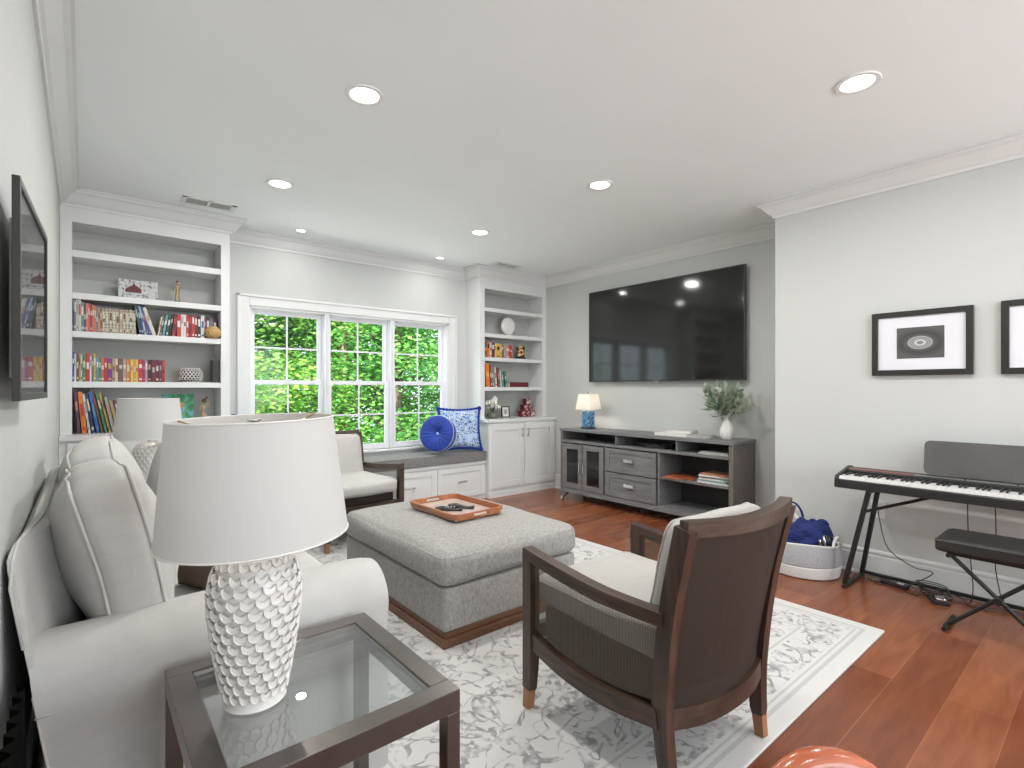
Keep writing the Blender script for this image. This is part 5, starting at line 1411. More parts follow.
pd = thing('sustain_pedal', 'small black sustain pedal with a silver footplate on the floor under the piano', 'pedal', (3.945, 0.745, 0), rz=R(25))
build('pedal_box', bbox_(-0.055, 0.055, -0.042, 0.042, 0, 0.028, 0.006), M['black'], pd)
bm = nb(); join(bm, puff(0.030, 0.024, 0.008, 0.007, (0, 0, 0.004), 6, T=TR(-0.030, 0, 0.035))); build('footplate', bm, M['chrome'], pd, smooth='all')
def cable(label, pts, r=0.003, seed=0, jitter=0.0, group=None):
    rn = random.Random(seed); P = [Vector(p) for p in pts]; P = [P[0] * 2 - P[1]] + P + [P[-1] * 2 - P[-2]]; out = []
    for i in range(1, len(P) - 2):
        for k in range(8):
            s = k / 8; out.append(0.5 * ((2 * P[i]) + (P[i + 1] - P[i - 1]) * s + (2 * P[i - 1] - 5 * P[i] + 4 * P[i + 1] - P[i + 2]) * s * s + (-P[i - 1] + 3 * P[i] - 3 * P[i + 1] + P[i + 2]) * s ** 3))
    out.append(P[-2])
    bm = nb(); tube(bm, out, r, 6); o = build('power_cable', bm, M['black'], None, smooth='all'); recentre(o)
    tag(o, label, 'cable', group); return o
cable('black cable running from the wall outlet down to the floor behind the piano stand', [(4.172, 1.11, 0.47), (4.13, 1.09, 0.40), (4.12, 1.04, 0.22), (4.09, 0.90, 0.14), (4.10, 0.80, 0.125), (4.06, 0.88, 0.05), (4.04, 0.95, 0.006), (4.05, 1.10, 0.006)])
cable('black cable hanging from the underside of the piano, left of the other', [(4.0, 0.62, 0.642), (4.02, 0.62, 0.45), (4.06, 0.615, 0.25), (4.03, 0.60, 0.10), (4.04, 0.62, 0.006), (3.99, 0.70, 0.006)])
cable('black cable hanging from the underside of the piano, nearer the right edge', [(4.0, 0.50, 0.642), (4.03, 0.50, 0.42), (4.05, 0.505, 0.25), (4.08, 0.49, 0.10), (4.05, 0.47, 0.006), (3.99, 0.55, 0.006)])
pts = []
for k in range(46):
    a = k * 0.75; pts.append((4.015 + 0.055 * cos(a) + 0.004 * sin(k), 0.760 + 0.075 * sin(a) + 0.0015 * k * 0.5, 0.008 + 0.0016 * k))
cable('coiled bundle of black cable heaped behind the pedal', pts, 0.003)
cable('loose black cable looping over the floor between the stand foot and the pedal', [(4.06, 1.14, 0.006), (4.0, 1.05, 0.004), (4.05, 0.96, 0.02), (3.99, 0.92, 0.006), (3.97, 0.85, 0.005), (4.08, 0.83, 0.03), (4.09, 0.68, 0.02), (4.0, 0.60, 0.005), (4.07, 0.5, 0.006), (4.06, 0.36, 0.005)])
t = thing('power_adapter', 'black power strip lying on the floor left of the coiled cable', 'power strip', (4.045, 0.985, 0), rz=R(82))
build('adapter_body', bbox_(-0.075, 0.075, -0.022, 0.022, 0, 0.026, 0.004), M['black'], t); bm = nb(); box(bm, -0.05, -0.015, -0.008, 0.008, 0.0262, 0.028); build('label_patch', bm, M['white_plastic'], t)
t = thing('wall_outlet', 'white wall outlet plate behind the piano stand leg', 'outlet', (XR, 1.11, 0.40))
bm = bbox_(-0.006, 0.0, -0.040, 0.040, 0, 0.118, 0.002); build('plate', bm, M['white_plastic'], t)
for z in (0.036, 0.082):
    bm = nb(); join(bm, bbox_(-0.0085, -0.0055, -0.016, 0.016, z - 0.015, z + 0.015, 0.002)); s = build('socket', bm, M['trim'], t)
    for yy in (-0.006, 0.006):
        bm = nb(); box(bm, -0.0092, -0.0084, yy - 0.001, yy + 0.001, z - 0.005, z + 0.006); build('slot', bm, M['black'], s)

# ------------------------------------------------------------------ basket with its contents
bk = thing('storage_basket', 'round rope basket, grey above and white below, on the floor beside the piano', 'basket', (3.912, 1.50, 0))
def basket_ring(zs, m, name):
    bm = nb(); n = 48; rings = []
    prof = []
    for z in zs: prof.append((0.218 + 0.012 * math.sin(pi * min(1, z / 0.22)), z))
    out = [[bm.verts.new(((r + 0.0025 * (j % 2)) * cos(2 * pi * k / n) * 0.97, (r + 0.0025 * (j % 2)) * sin(2 * pi * k / n) * 1.06, z + (0.012 * sin(2 * (2 * pi * k / n) + 0.6) * (z / 0.22) ** 3))) for k in range(n)] for j, (r, z) in enumerate(prof)]
    inn = [[bm.verts.new(((r - 0.010) * cos(2 * pi * k / n) * 0.97, (r - 0.010) * sin(2 * pi * k / n) * 1.06, max(z, 0.008) + (0.012 * sin(2 * (2 * pi * k / n) + 0.6) * (z / 0.22) ** 3))) for k in range(n)] for r, z in prof]
    loops = out + inn[::-1]
    for A, B in zip(loops, loops[1:] + loops[:1]):
        for k in range(n): bm.faces.new((A[k], A[(k + 1) % n], B[(k + 1) % n], B[k]))
    return build(name, bm, m, bk, smooth='all')
basket_ring([0.004 + 0.0078 * k for k in range(11)], M['rope_white'], 'lower_band')
basket_ring([0.083 + 0.0078 * k for k in range(18)], M['rope_grey'], 'upper_band')
basket_ring([0.216 + 0.0035 * k for k in range(3)], M['rope_white'], 'rim')
bm = nb(); lathe(bm, [(0, 0.002), (0.212, 0.002), (0.212, 0.010), (0, 0.010)], 40, sx=0.97, sy=1.06); build('basket_bottom', bm, M['rope_white'], bk)
for s in (-1, 1):
    bm = nb(); tube(bm, [(-0.07 * cos(pi * k / 12), s * 0.226, 0.215 + 0.06 * sin(pi * k / 12)) for k in range(13)], 0.009, 8); build('rope_handle', bm, M['rope_white'], bk, smooth='all')
def lump(name, label, cat, c, s, m, seed, amp=0.22, freq=2.2, group=None):
    bm = nb(); bmesh.ops.create_icosphere(bm, subdivisions=5, radius=1.0)
    for v in bm.verts:
        p = v.co.copy(); d = 1 + amp * noise.noise(p * freq + Vector((seed, 0, 0))) + 0.10 * noise.noise(Vector((p.x * 3, p.y * 3, p.z * 10)) + Vector((seed, 5, 0)))
        v.co = Vector((p.x * s[0], p.y * s[1], p.z * s[2])) * d
    o = build(name, bm, m, None, smooth='all')
    o.data.transform(Matrix.Translation((0, 0, s[2]))); o.location = (c[0], c[1], c[2]); tag(o, label, cat, group); return o
lump('cloth_bag', 'navy blue folded cloth bag piled in the rope basket', 'bag', (3.90, 1.47, 0.11), (0.115, 0.125, 0.125), M['navy'], 2.0)
lump('cloth_bag', 'navy cloth bundle behind the thermos in the basket', 'bag', (4.02, 1.42, 0.09), (0.085, 0.08, 0.135), M['navy'], 7.0)
lump('knitted_cap', 'mottled brown cloth at the left side of the basket', 'cloth', (3.83, 1.635, 0.07), (0.075, 0.065, 0.105), M['camo'], 4.0)
t = thing('thermos', 'black and steel thermos lying at the right edge of the basket', 'thermos', (3.88, 1.345, 0.19), rz=R(20), rx=R(0))
bm = nb(); lathe(bm, [(0, 0), (0.034, 0), (0.036, 0.004), (0.036, 0.075), (0.030, 0.085), (0, 0.085)], 24); bmesh.ops.transform(bm, matrix=RX(R(78)), verts=list(bm.verts)); bmesh.ops.transform(bm, matrix=TR(0, 0.045, 0.045), verts=list(bm.verts)); build('flask', bm, M['black'], t, smooth=True)
for q in (0.018, 0.046):
    bm = nb(); lathe(bm, [(0.0362, q), (0.0372, q + 0.002), (0.0372, q + 0.010), (0.0362, q + 0.012)], 24); bmesh.ops.transform(bm, matrix=TR(0, 0.045, 0.045) @ RX(R(78)), verts=list(bm.verts)); build('steel_band', bm, M['chrome'], t, smooth=True)
bm = nb(); P = [(0.055 * cos(2 * pi * k / 28), 0.018 * sin(2 * pi * k / 28), 0.055 * sin(2 * pi * k / 28)) for k in range(28)]
tube(bm, P, 0.014, 8, closed=True); o = build('quoit_ring', bm, None, None, smooth='all', mats=[M['rope_white']]); o.location = (4.0, 1.565, 0.385); tag(o, 'white and navy ring standing up at the back of the basket', 'ring toy')
o.rotation_euler = (0, R(-20), R(60))
bm = nb(); tube(bm, [(0.064 * cos(2 * pi * k / 28 + 0.8), 0.022 * sin(2 * pi * k / 28 + 0.8), 0.064 * sin(2 * pi * k / 28 + 0.8)) for k in range(15)], 0.009, 8); n2 = build('navy_trim', bm, M['navy'], o, smooth='all')

# ------------------------------------------------------------------ framed pictures
def pic_mat():
    """black-and-white photograph of a round metal fitting"""
    m, nt, b = new_mat('photo_print'); L = nt.links
    tc = _n(nt, 'ShaderNodeTexCoord'); mp = _n(nt, 'ShaderNodeMapping')
    mp.inputs['Location'].default_value = (0, 0, 0); mp.inputs['Rotation'].default_value = (R(14), 0, 0); mp.inputs['Scale'].default_value = (1, 1.0, 1.55)
    L.new(tc.outputs['Object'], mp.inputs['Vector'])
    ln = _n(nt, 'ShaderNodeVectorMath', operation='LENGTH'); L.new(mp.outputs['Vector'], ln.inputs[0])
    r = _n(nt, 'ShaderNodeValToRGB'); e = r.color_ramp.elements
    e[0].position = 0.0; e[0].color = (0.45, 0.45, 0.45, 1); e[1].position = 1.0; e[1].color = (0.10, 0.10, 0.10, 1)
    for p, c in ((0.012, 0.05), (0.018, 0.5), (0.032, 0.5), (0.035, 0.06), (0.040, 0.32), (0.058, 0.22), (0.062, 0.55), (0.066, 0.10), (0.10, 0.05)):
        q = e.new(p / 0.15); q.color = (c, c, c, 1)
    sc = _n(nt, 'ShaderNodeMath', operation='DIVIDE'); sc.inputs[1].default_value = 0.15; L.new(ln.outputs['Value'], sc.inputs[0])
    L.new(sc.outputs[0], r.inputs['Fac']); L.new(r.outputs['Color'], b.inputs['Base Color']); b.inputs['Roughness'].default_value = 0.35
    return m
def picture(y0, y1, z0, z1, label, photo, border=0.036, iw=0.27, ih=0.30):
    x = XR; t = thing('framed_picture', label, 'picture', (x, (y0 + y1) / 2, z0), group=None)
    bm = nb()
    for a, b, c, d in ((y0, y0 + border, z0, z1), (y1 - border, y1, z0, z1), (y0 + border, y1 - border, z0, z0 + border), (y0 + border, y1 - border, z1 - border, z1)):
        join(bm, bbox_(x - 0.030, x - 0.002, a, b, c, d, 0.002, 1))
    build('frame', bm, M['frame_black'], t, world=True)
    bm = nb(); box(bm, x - 0.018, x - 0.006, y0 + border, y1 - border, z0 + border, z1 - border); build('mat_board', bm, M['mat_board'], t, world=True)
    yc, zc = (y0 + y1) / 2, (z0 + z1) / 2; w, h = (y1 - y0) * iw, (z1 - z0) * ih
    bm = nb(); box(bm, -0.0005, 0.0005, -w, w, -h, h); o = build('photograph', bm, photo, t); o.location = (-0.0192, 0, (z1 - z0) / 2)
    return t
picture(0.615, 1.140, 1.370, 1.792, 'black-framed photograph of a round metal fitting on the right wall', pic_mat(), iw=0.235, ih=0.24)
picture(-0.030, 0.494, 1.368, 1.798, 'black frame with a white mat, cut off by the right edge of the view', mat('dark_print', (0.12, 0.12, 0.12), 0.4, var=0.5, scale=12), iw=0.20, ih=0.24)
t = thing('framed_picture', 'thin black frame with a pale print on the left wall above the sofa', 'picture', (-0.100, 1.44, 1.255), rz=R(-2.0))
FL_, FH_ = 0.545, 0.458
bm = nb()
for a, b, c, d in ((0, 0.016, 0, FH_), (FL_ - 0.016, FL_, 0, FH_), (0.016, FL_ - 0.016, 0, 0.016), (0.016, FL_ - 0.016, FH_ - 0.016, FH_)):
    join(bm, bbox_(-0.013, 0, a, b, c, d, 0.001, 1))
build('frame', bm, M['frame_black'], t)
bm = nb(); box(bm, -0.030, -0.0135, 0.12, FL_ - 0.12, 0.05, FH_ - 0.06); build('backing', bm, M['paper'], t)
bm = nb(); box(bm, -0.011, -0.007, 0.016, FL_ - 0.016, 0.016, FH_ - 0.016); build('mat_board', bm, M['mat_board'], t)
bm = nb(); box(bm, -0.0069, -0.0062, 0.10, FL_ - 0.10, 0.09, FH_ - 0.09); build('print', bm, mat('pale_landscape_print', (0.45, 0.45, 0.45), 0.6, var=0.35, scale=5, stretch=(1, 1, 3)), t)
bm = nb(); box(bm, -0.0045, -0.0030, 0.016, FL_ - 0.016, 0.016, FH_ - 0.016); build('glazing', bm, glass_mat('picture_glass', (0.97, 0.97, 0.97), 0.42), t)

# ------------------------------------------------------------------ pillows on the window seat
def floral_pillow(loc, Tm, label):
    t = thing('throw_pillow', label, 'pillow', loc, group=None)
    T = Tm
    build('pillow_cover', knife_pillow(0.48, 0.48, 0.14, T=T, corner=0.10), M['floral'], t, smooth='all')
    E = pillow_edge(0.49, 0.49, 0.10); bm = nb(); rn = random.Random(2)
    tube(bm, [T @ p for p in E], [0.014 + 0.005 * (k % 2) for k in range(len(E))], 6, closed=True)
    build('fringe', bm, M['fringe'], t, smooth='all')
    for k, (sx, sz) in enumerate(((-1, 1), (1, 1), (1, -1), (-1, -1))):
        bm = nb(); bmesh.ops.create_icosphere(bm, subdivisions=3, radius=0.024, matrix=T @ TR(sx * 0.245, 0, sz * 0.245))
        for v in bm.verts: v.co += noise.noise_vector(v.co * 90) * 0.004
        build('tassel', bm, M['fringe'], t, smooth='all')
floral_pillow((3.36, 5.00, 0.815), RZ(R(-24)) @ RX(R(-14)), 'blue floral square pillow leaning behind the round one on the window seat')
floral_pillow((1.26, 5.05, 0.80), RZ(R(14)) @ RX(R(-14)), 'blue-fringed floral pillow at the far left end of the window seat')
rp = thing('round_pillow', 'round royal blue velvet pillow with a pale centre button on the window seat', 'pillow', (3.01, 4.90, 0.785))
T = RZ(R(-56)) @ RX(R(-12)) @ RX(R(90))
def disc(r, h):
    bm = nb(); n = 72; prof = []
    for k in range(15):
        u = k / 14; rr = r * u
        z = h * (0.25 + 0.75 * math.sin(pi / 2 * min(1, u * 1.7)) ** 1.2) * (1 - 0.18 * u ** 4)
        prof.append((rr, z))
    rings = []
    def ring(rr, z, pleat): return [bm.verts.new(((rr) * cos(2 * pi * k / n), (rr) * sin(2 * pi * k / n), z + pleat * (0.0045 * cos(18 * 2 * pi * k / n)))) for k in range(n)]
    loops = [ring(max(rr, 0.004), z, sin(pi * min(1, rr / r)) if rr / r < 0.95 else 0) for rr, z in prof]
    loops += [ring(r * 1.02, h * 0.45, 0), ring(r * 1.025, 0, 0), ring(r * 1.02, -h * 0.45, 0)]
    loops += [ring(max(rr, 0.004), -z, -sin(pi * min(1, rr / r)) if rr / r < 0.95 else 0) for rr, z in prof[::-1]]
    for A, B in zip(loops[:-1], loops[1:]):
        for k in range(n): bm.faces.new((A[k], A[(k + 1) % n], B[(k + 1) % n], B[k]))
    bm.faces.new(loops[0]); bm.faces.new(loops[-1])
    return bm
bm = disc(0.195, 0.068); bmesh.ops.transform(bm, matrix=T, verts=list(bm.verts)); build('pillow_cover', bm, M['royal'], rp, smooth='all')
for s in (1, -1):
    bm = nb(); tube(bm, [T @ Vector((0.199 * cos(2 * pi * k / 60), 0.199 * sin(2 * pi * k / 60), s * 0.040)) for k in range(60)], 0.0045, 6, closed=True); build('piping', bm, M['cord_white'], rp, smooth='all')
    bm = nb(); bmesh.ops.create_icosphere(bm, subdivisions=2, radius=0.017, matrix=T @ TR(0, 0, s * 0.022) @ Matrix.Diagonal((1, 1, 0.6, 1))); build('button', bm, M['button'], rp, smooth='all')

# ------------------------------------------------------------------ books on the shelves
PAL = {'plum': (0.10, 0.04, 0.07), 'slate': (0.18, 0.21, 0.25), 'white': (0.66, 0.65, 0.62), 'teal': (0.10, 0.27, 0.30), 'tan': (0.42, 0.31, 0.19), 'pink': (0.55, 0.22, 0.20), 'red': (0.45, 0.035, 0.03),
       'orange': (0.62, 0.19, 0.035), 'brick': (0.34, 0.09, 0.05), 'cream': (0.60, 0.55, 0.44), 'black': (0.02, 0.02, 0.022), 'navy': (0.02, 0.05, 0.17), 'lightblue': (0.40, 0.52, 0.62), 'purple': (0.17, 0.05, 0.20),
       'maroon': (0.13, 0.015, 0.03), 'green': (0.05, 0.21, 0.11), 'darkgreen': (0.02, 0.07, 0.045), 'grey': (0.33, 0.32, 0.31), 'gold': (0.48, 0.31, 0.08), 'yellow': (0.66, 0.42, 0.08), 'salmon': (0.58, 0.13, 0.10), 'blue': (0.03, 0.12, 0.36), 'brown': (0.16, 0.08, 0.045), 'speck': None}
WORD = {'lightblue': 'light blue', 'darkgreen': 'dark green', 'speck': 'cream speckled'}
BM = {k: (mat('cover_' + k, v, 0.5, var=0.12, scale=60) if v else M['speck_cream']) for k, v in PAL.items()}
ORD = ['first', 'second', 'third', 'fourth', 'fifth', 'sixth', 'seventh', 'eighth', 'ninth', 'tenth', 'eleventh', 'twelfth', 'thirteenth', 'fourteenth', 'fifteenth', 'sixteenth', 'seventeenth', 'eighteenth', 'nineteenth', 'twentieth']
def ordn(i):
    if i < 20: return ORD[i]
    tens = {2: 'twenty', 3: 'thirty', 4: 'forty'}
    if i + 1 in (30, 40): return {30: 'thirtieth', 40: 'fortieth'}[i + 1]
    return tens[(i + 1) // 10] + '-' + ORD[(i + 1) % 10 - 1] if (i + 1) % 10 else 'twentieth'
def book_row(zs, rows, where, group, seed, yfront=5.0):
    """rows: (x0, x1, height, colour, band colour, lean in degrees)"""
    rn = random.Random(seed)
    for i, (x0, x1, h, colr, band, lean) in enumerate(rows):
        w = (x1 - x0) - 0.0012; d = rn.uniform(0.145, 0.19); c = 0.0018
        bm = nb()
        box(bm, 0, w, 0, 0.003, 0, h, 0); box(bm, 0, c, 0.003, d, 0, h, 0); box(bm, w - c, w, 0.003, d, 0, h, 0)
        box(bm, c, w - c, 0.003, d - 0.004, 0.003, h - 0.003, 1)
        b0 = h * rn.uniform(0.42, 0.62); b1 = b0 + h * rn.uniform(0.14, 0.32)
        box(bm, w * 0.18, w * 0.82, -0.0006, 0.0, b0, b1, 2)
        if rn.random() < 0.6: box(bm, w * 0.2, w * 0.8, -0.0006, 0.0, h * 0.08, h * 0.16, 2)
        o = build('book', bm, None, None, mats=[BM[colr], M['paper'], BM[band]])
        a = R(lean)                          # positive leans its top to the right
        o.rotation_euler = (0, a, 0)
        dx = 0.0
        if lean < 0: dz = w * sin(-a) * 0 ; 
        o.location = (x0, yfront + rn.uniform(-0.006, 0.008), zs + (w * sin(a) if lean > 0 else 0) + 0.0005)
        adj = 'leaning' if abs(lean) > 2 else 'upright'
        tag(o, '%s %s book, %s from the left %s' % (adj, WORD.get(colr, colr), ordn(i), where), 'book', group)
U = 0
H1 = 0.25
rowA = [(-0.068, -0.058, .27, 'plum', 'grey', 0), (-0.058, -0.046, .262, 'slate', 'white', 0), (-0.046, -0.034, .258, 'white', 'grey', 0), (-0.034, -0.018, .262, 'cream', 'red', 0), (-0.018, -0.003, .222, 'teal', 'white', 0),
        (-0.003, 0.010, .216, 'brown', 'cream', 0), (0.010, 0.021, .216, 'pink', 'white', 0), (0.021, 0.033, .214, 'salmon', 'cream', 0), (0.033, 0.046, .210, 'red', 'cream', 0), (0.046, 0.057, .206, 'pink', 'white', 0),
        (0.057, 0.069, .200, 'orange', 'cream', 0), (0.069, 0.080, .192, 'slate', 'white', 0), (0.080, 0.092, .190, 'tan', 'brown', 0), (0.092, 0.103, .188, 'brick', 'cream', 0)]
x = 0.104
for k in range(10): rowA.append((x, x + 0.0205, .186 + 0.002 * (k % 3), 'speck' if k != 5 else 'tan', 'cream' if k % 2 else 'brown', 0)); x += 0.0208
rowA += [(0.335, 0.350, .232, 'darkgreen', 'grey', -9), (0.352, 0.368, .230, 'navy', 'lightblue', -10), (0.370, 0.381, .226, 'lightblue', 'navy', -11), (0.384, 0.398, .222, 'purple', 'grey', -13), (0.402, 0.413, .222, 'blue', 'orange', -15), (0.420, 0.446, .226, 'cream', 'tan', -18),
         (0.452, 0.463, .155, 'cream', 'brown', 9), (0.466, 0.478, .157, 'brown', 'white', 9), (0.481, 0.500, .175, 'teal', 'white', 9), (0.504, 0.524, .180, 'darkgreen', 'white', 8), (0.528, 0.540, .180, 'black', 'white', 7), (0.545, 0.572, .185, 'maroon', 'red', 6),
         (0.582, 0.612, .185, 'red', 'white', 0), (0.612, 0.630, .186, 'white', 'grey', 0), (0.630, 0.648, .184, 'white', 'maroon', 0), (0.648, 0.668, .186, 'red', 'cream', 0), (0.668, 0.688, .184, 'maroon', 'red', 0), (0.688, 0.708, .186, 'red', 'white', 0), (0.708, 0.730, .182, 'maroon', 'cream', 0),
         (0.730, 0.754, .188, 'black', 'white', 0), (0.754, 0.780, .190, 'white', 'blue', 0), (0.780, 0.806, .188, 'brown', 'orange', 0), (0.806, 0.832, .186, 'plum', 'white', 0), (0.832, 0.860, .19, 'slate', 'red', 0), (0.860, 0.888, .188, 'maroon', 'white', 0)]
book_row(SL['s3'], rowA, 'on the middle shelf of the left bookcase', 'books on the middle shelf of the left bookcase', 1)
cs = ['blue', 'white', 'brown', 'tan', 'cream', 'green', 'red', 'white', 'slate', 'gold', 'teal', 'green', 'salmon', 'red', 'purple', 'tan', 'cream', 'brown', 'grey', 'orange', 'yellow', 'gold', 'yellow', 'red', 'purple', 'pink', 'black', 'maroon', 'maroon', 'plum', 'red']
xs = [-0.069, -0.057, -0.047, -0.031, -0.021, -0.011, 0.008, 0.031, 0.042, 0.052, 0.069, 0.084, 0.098, 0.116, 0.135, 0.165, 0.183, 0.202, 0.23, 0.251, 0.276, 0.296, 0.311, 0.326, 0.356, 0.371, 0.388, 0.411, 0.44, 0.463, 0.483, 0.502]
hs = [.22, .205, .215, .208, .203, .20, .212, .19, .198, .212, .18, .178, .18, .182, .178, .18, .177, .18, .176, .176, .178, .176, .176, .177, .174, .172, .178, .178, .178, .178, .176]
bands = ['white', 'grey', 'cream', 'brown', 'brown', 'cream', 'white', 'grey', 'white', 'cream', 'white', 'cream', 'white', 'cream', 'gold', 'brown', 'brown', 'cream', 'white', 'cream', 'orange', 'cream', 'red', 'white', 'pink', 'white', 'pink', 'grey', 'cream', 'grey', 'black']
book_row(SL['s4'], [(xs[i], xs[i + 1], hs[i], cs[i], bands[i], 0) for i in range(31)], 'on the shelf above the far lamp', 'books on the second lowest shelf of the left bookcase', 2)
rowC = [(-0.040, -0.020, .33, 'plum', 'pink', -4), (-0.012, 0.016, .315, 'orange', 'red', -5), (0.024, 0.038, .30, 'white', 'grey', -7), (0.046, 0.062, .31, 'navy', 'white', -8), (0.072, 0.092, .315, 'blue', 'teal', -9), (0.100, 0.114, .34, 'brown', 'red', -11), (0.122, 0.138, .31, 'green', 'cream', -11), (0.146, 0.158, .31, 'gold', 'brown', -12), (0.166, 0.186, .275, 'grey', 'tan', -11), (0.196, 0.214, .25, 'tan', 'gold', -12), (0.224, 0.24, .25, 'brown', 'white', -12)]
book_row(SL['c'], rowC, 'of the row left of the far lamp shade', 'tall books on the counter of the left bookcase', 3)
xr = [3.715, 3.760, 3.798, 3.827, 3.875, 3.899, 3.96, 3.993, 4.018, 4.06, 4.098, 4.123, 4.149, 4.17]
cr = ['brown', 'orange', 'cream', 'maroon', 'cream', 'yellow', 'gold', 'brown', 'grey', 'pink', 'brick', 'red', 'grey']
br_ = ['orange', 'black', 'brown', 'cream', 'red', 'black', 'cream', 'cream', 'pink', 'white', 'cream', 'white', 'brown']
book_row(SR['s3'], [(xr[i], xr[i + 1], .185 - 0.002 * i, cr[i], br_[i], 0) for i in range(13)], 'on the third shelf of the right bookcase', 'books on the third shelf of the right bookcase', 4)
rowE = [(3.716, 3.738, .285, 'darkgreen', 'white', -3), (3.752, 3.808, .285, 'orange', 'yellow', -4), (3.818, 3.838, .262, 'red', 'white', -4), (3.846, 3.882, .270, 'slate', 'lightblue', -5), (3.896, 3.920, .240, 'cream', 'red', -6), (3.934, 3.962, .240, 'brown', 'pink', -6), (3.976, 3.992, .20, 'white', 'grey', -6), (4.006, 4.030, .195, 'teal', 'white', -7), (4.046, 4.072, .195, 'green', 'white', -8)]
book_row(SR['s4'], rowE, 'on the fourth shelf of the right bookcase', 'books on the fourth shelf of the right bookcase', 5)
flat_book(4.265, 5.09, SR['s4'] + 0.0005, 0.20, 0.31, 0.062, R(90), M['maroon'], 'thick dark red album lying flat on the fourth shelf of the right bookcase')

# ------------------------------------------------------------------ ornaments on the shelves
def canvas_mat():
    m, nt, b = new_mat('snowy_house_painting'); L = nt.links
    tc = _n(nt, 'ShaderNodeTexCoord'); nz = _n(nt, 'ShaderNodeTexNoise'); nz.inputs['Scale'].default_value = 45; nz.inputs['Detail'].default_value = 5
    L.new(tc.outputs['Object'], nz.inputs['Vector']); r = _n(nt, 'ShaderNodeValToRGB')
    r.color_ramp.elements[0].position = 0.36; r.color_ramp.elements[0].color = (0.16, 0.16, 0.17, 1); r.color_ramp.elements[1].position = 0.5; r.color_ramp.elements[1].color = (0.58, 0.58, 0.58, 1)
    L.new(nz.outputs['Fac'], r.inputs['Fac']); L.new(r.outputs['Color'], b.inputs['Base Color']); b.inputs['Roughness'].default_value = 0.8
    return m
t = thing('canvas_sign', 'small snowy canvas with a dark red house on the second shelf of the left bookcase', 'sign', (0.335, 5.11, SL['s2']), rx=R(-6), rz=R(3))
t.scale = (1, 1, 1.22)
build('canvas', bbox_(-0.13, 0.13, 0, 0.016, 0, 0.135, 0.002, 1), canvas_mat(), t)
bm = nb(); prism(bm, [(-0.085, 0.05), (0.02, 0.05), (0.02, 0.075), (0.005, 0.088), (-0.018, 0.098), (-0.028, 0.118), (-0.038, 0.098), (-0.070, 0.082), (-0.085, 0.07)], 'y', -0.0015, 0.0); build('red_house', bm, M['maroon'], t)
bm = nb(); box(bm, -0.13, 0.13, -0.001, 0, 0.0, 0.014); build('dark_border', bm, M['black'], t)
t = thing('figurine', 'small standing figurine in tan and green on the second shelf of the left bookcase', 'figurine', (0.600, 5.10, SL['s2']))
t.scale = (1.15, 1.15, 1.22)
bm = nb(); lathe(bm, [(0, 0), (0.024, 0), (0.024, 0.016), (0, 0.016)], 16); build('base', bm, BM['green'], t, smooth=True)
bm = nb()
vs = [Vector(p) for p in ((0, 0, 0.09), (-0.010, 0, 0.05), (-0.011, -0.003, 0.016), (0.010, 0, 0.05), (0.012, -0.003, 0.016), (0, 0, 0.125), (-0.020, -0.005, 0.112), (-0.026, -0.012, 0.085), (0.020, -0.004, 0.112), (0.030, -0.008, 0.118))]
for pts_, rr in (([vs[0], vs[1], vs[2]], [0.012, 0.008, 0.006]), ([vs[0], vs[3], vs[4]], [0.012, 0.008, 0.006]), ([vs[0], vs[5]], [0.014, 0.011]), ([vs[5], vs[6], vs[7]], [0.008, 0.006, 0.005]), ([vs[5], vs[8], vs[9]], [0.008, 0.006, 0.005])): tube(bm, pts_, rr, 8)
build('body', bm, M['brown_pillow'] if False else BM['tan'], t, smooth='all')
bm = nb(); bmesh.ops.create_icosphere(bm, subdivisions=3, radius=0.011, matrix=TR(0, 0, 0.142)); build('head', bm, BM['tan'], t, smooth='all')
bm = nb(); lathe(bm, [(0.012, 0.148), (0.010, 0.156), (0, 0.160)], 12); build('hat', bm, BM['brick'], t, smooth='all')
t = thing('woven_ball', 'round woven straw ball vase at the right end of the middle shelf', 'vase', (0.838, 4.992 - 0.02, SL['s3']))
t.location.y = 4.985
for o in [o for o in COL.objects if o.name.startswith('book') and abs(o.location.z - SL['s3'] - 0.0005) < 0.002 and o.location.x > 0.77]: o.location.y += 0.085
bm = nb(); lathe(bm, [(0, 0), (0.03, 0.002), (0.053, 0.022), (0.060, 0.05), (0.055, 0.078), (0.036, 0.096), (0.020, 0.102), (0.018, 0.098), (0, 0.09)], 32)
build('vase_body', bm, M['gold_ball'], t, smooth='all')
bm = nb()
for k in range(7):
    a = R(-60 + 20 * k); tube(bm, [(0.0615 * cos(q) * cos(a) , 0.0615 * cos(q) * sin(a) , 0.05 + 0.052 * sin(q)) for q in [R(-75 + 15 * j) for j in range(11)]], 0.0018, 5)
    tube(bm, [(-0.0615 * cos(q) * cos(a) , -0.0615 * cos(q) * sin(a) , 0.05 + 0.052 * sin(q)) for q in [R(-75 + 15 * j) for j in range(11)]], 0.0018, 5)
build('weave', bm, M['gold_ball'], t, smooth='all')
t = thing('woven_bowl', 'round white openwork bowl to the right of the books above the far lamp', 'bowl', (0.690, 5.10, SL['s4']))
t['label'] = 'round white openwork ceramic bowl right of the books on the lower left shelf'
bm = nb(); lathe(bm, [(0, 0), (0.05, 0), (0.072, 0.02), (0.084, 0.055), (0.080, 0.09), (0.066, 0.112), (0.062, 0.110), (0.075, 0.088), (0.079, 0.055), (0.066, 0.024), (0, 0.006)], 36); build('bowl_body', bm, M['vent_dark'], t, smooth='all')
bm = nb()
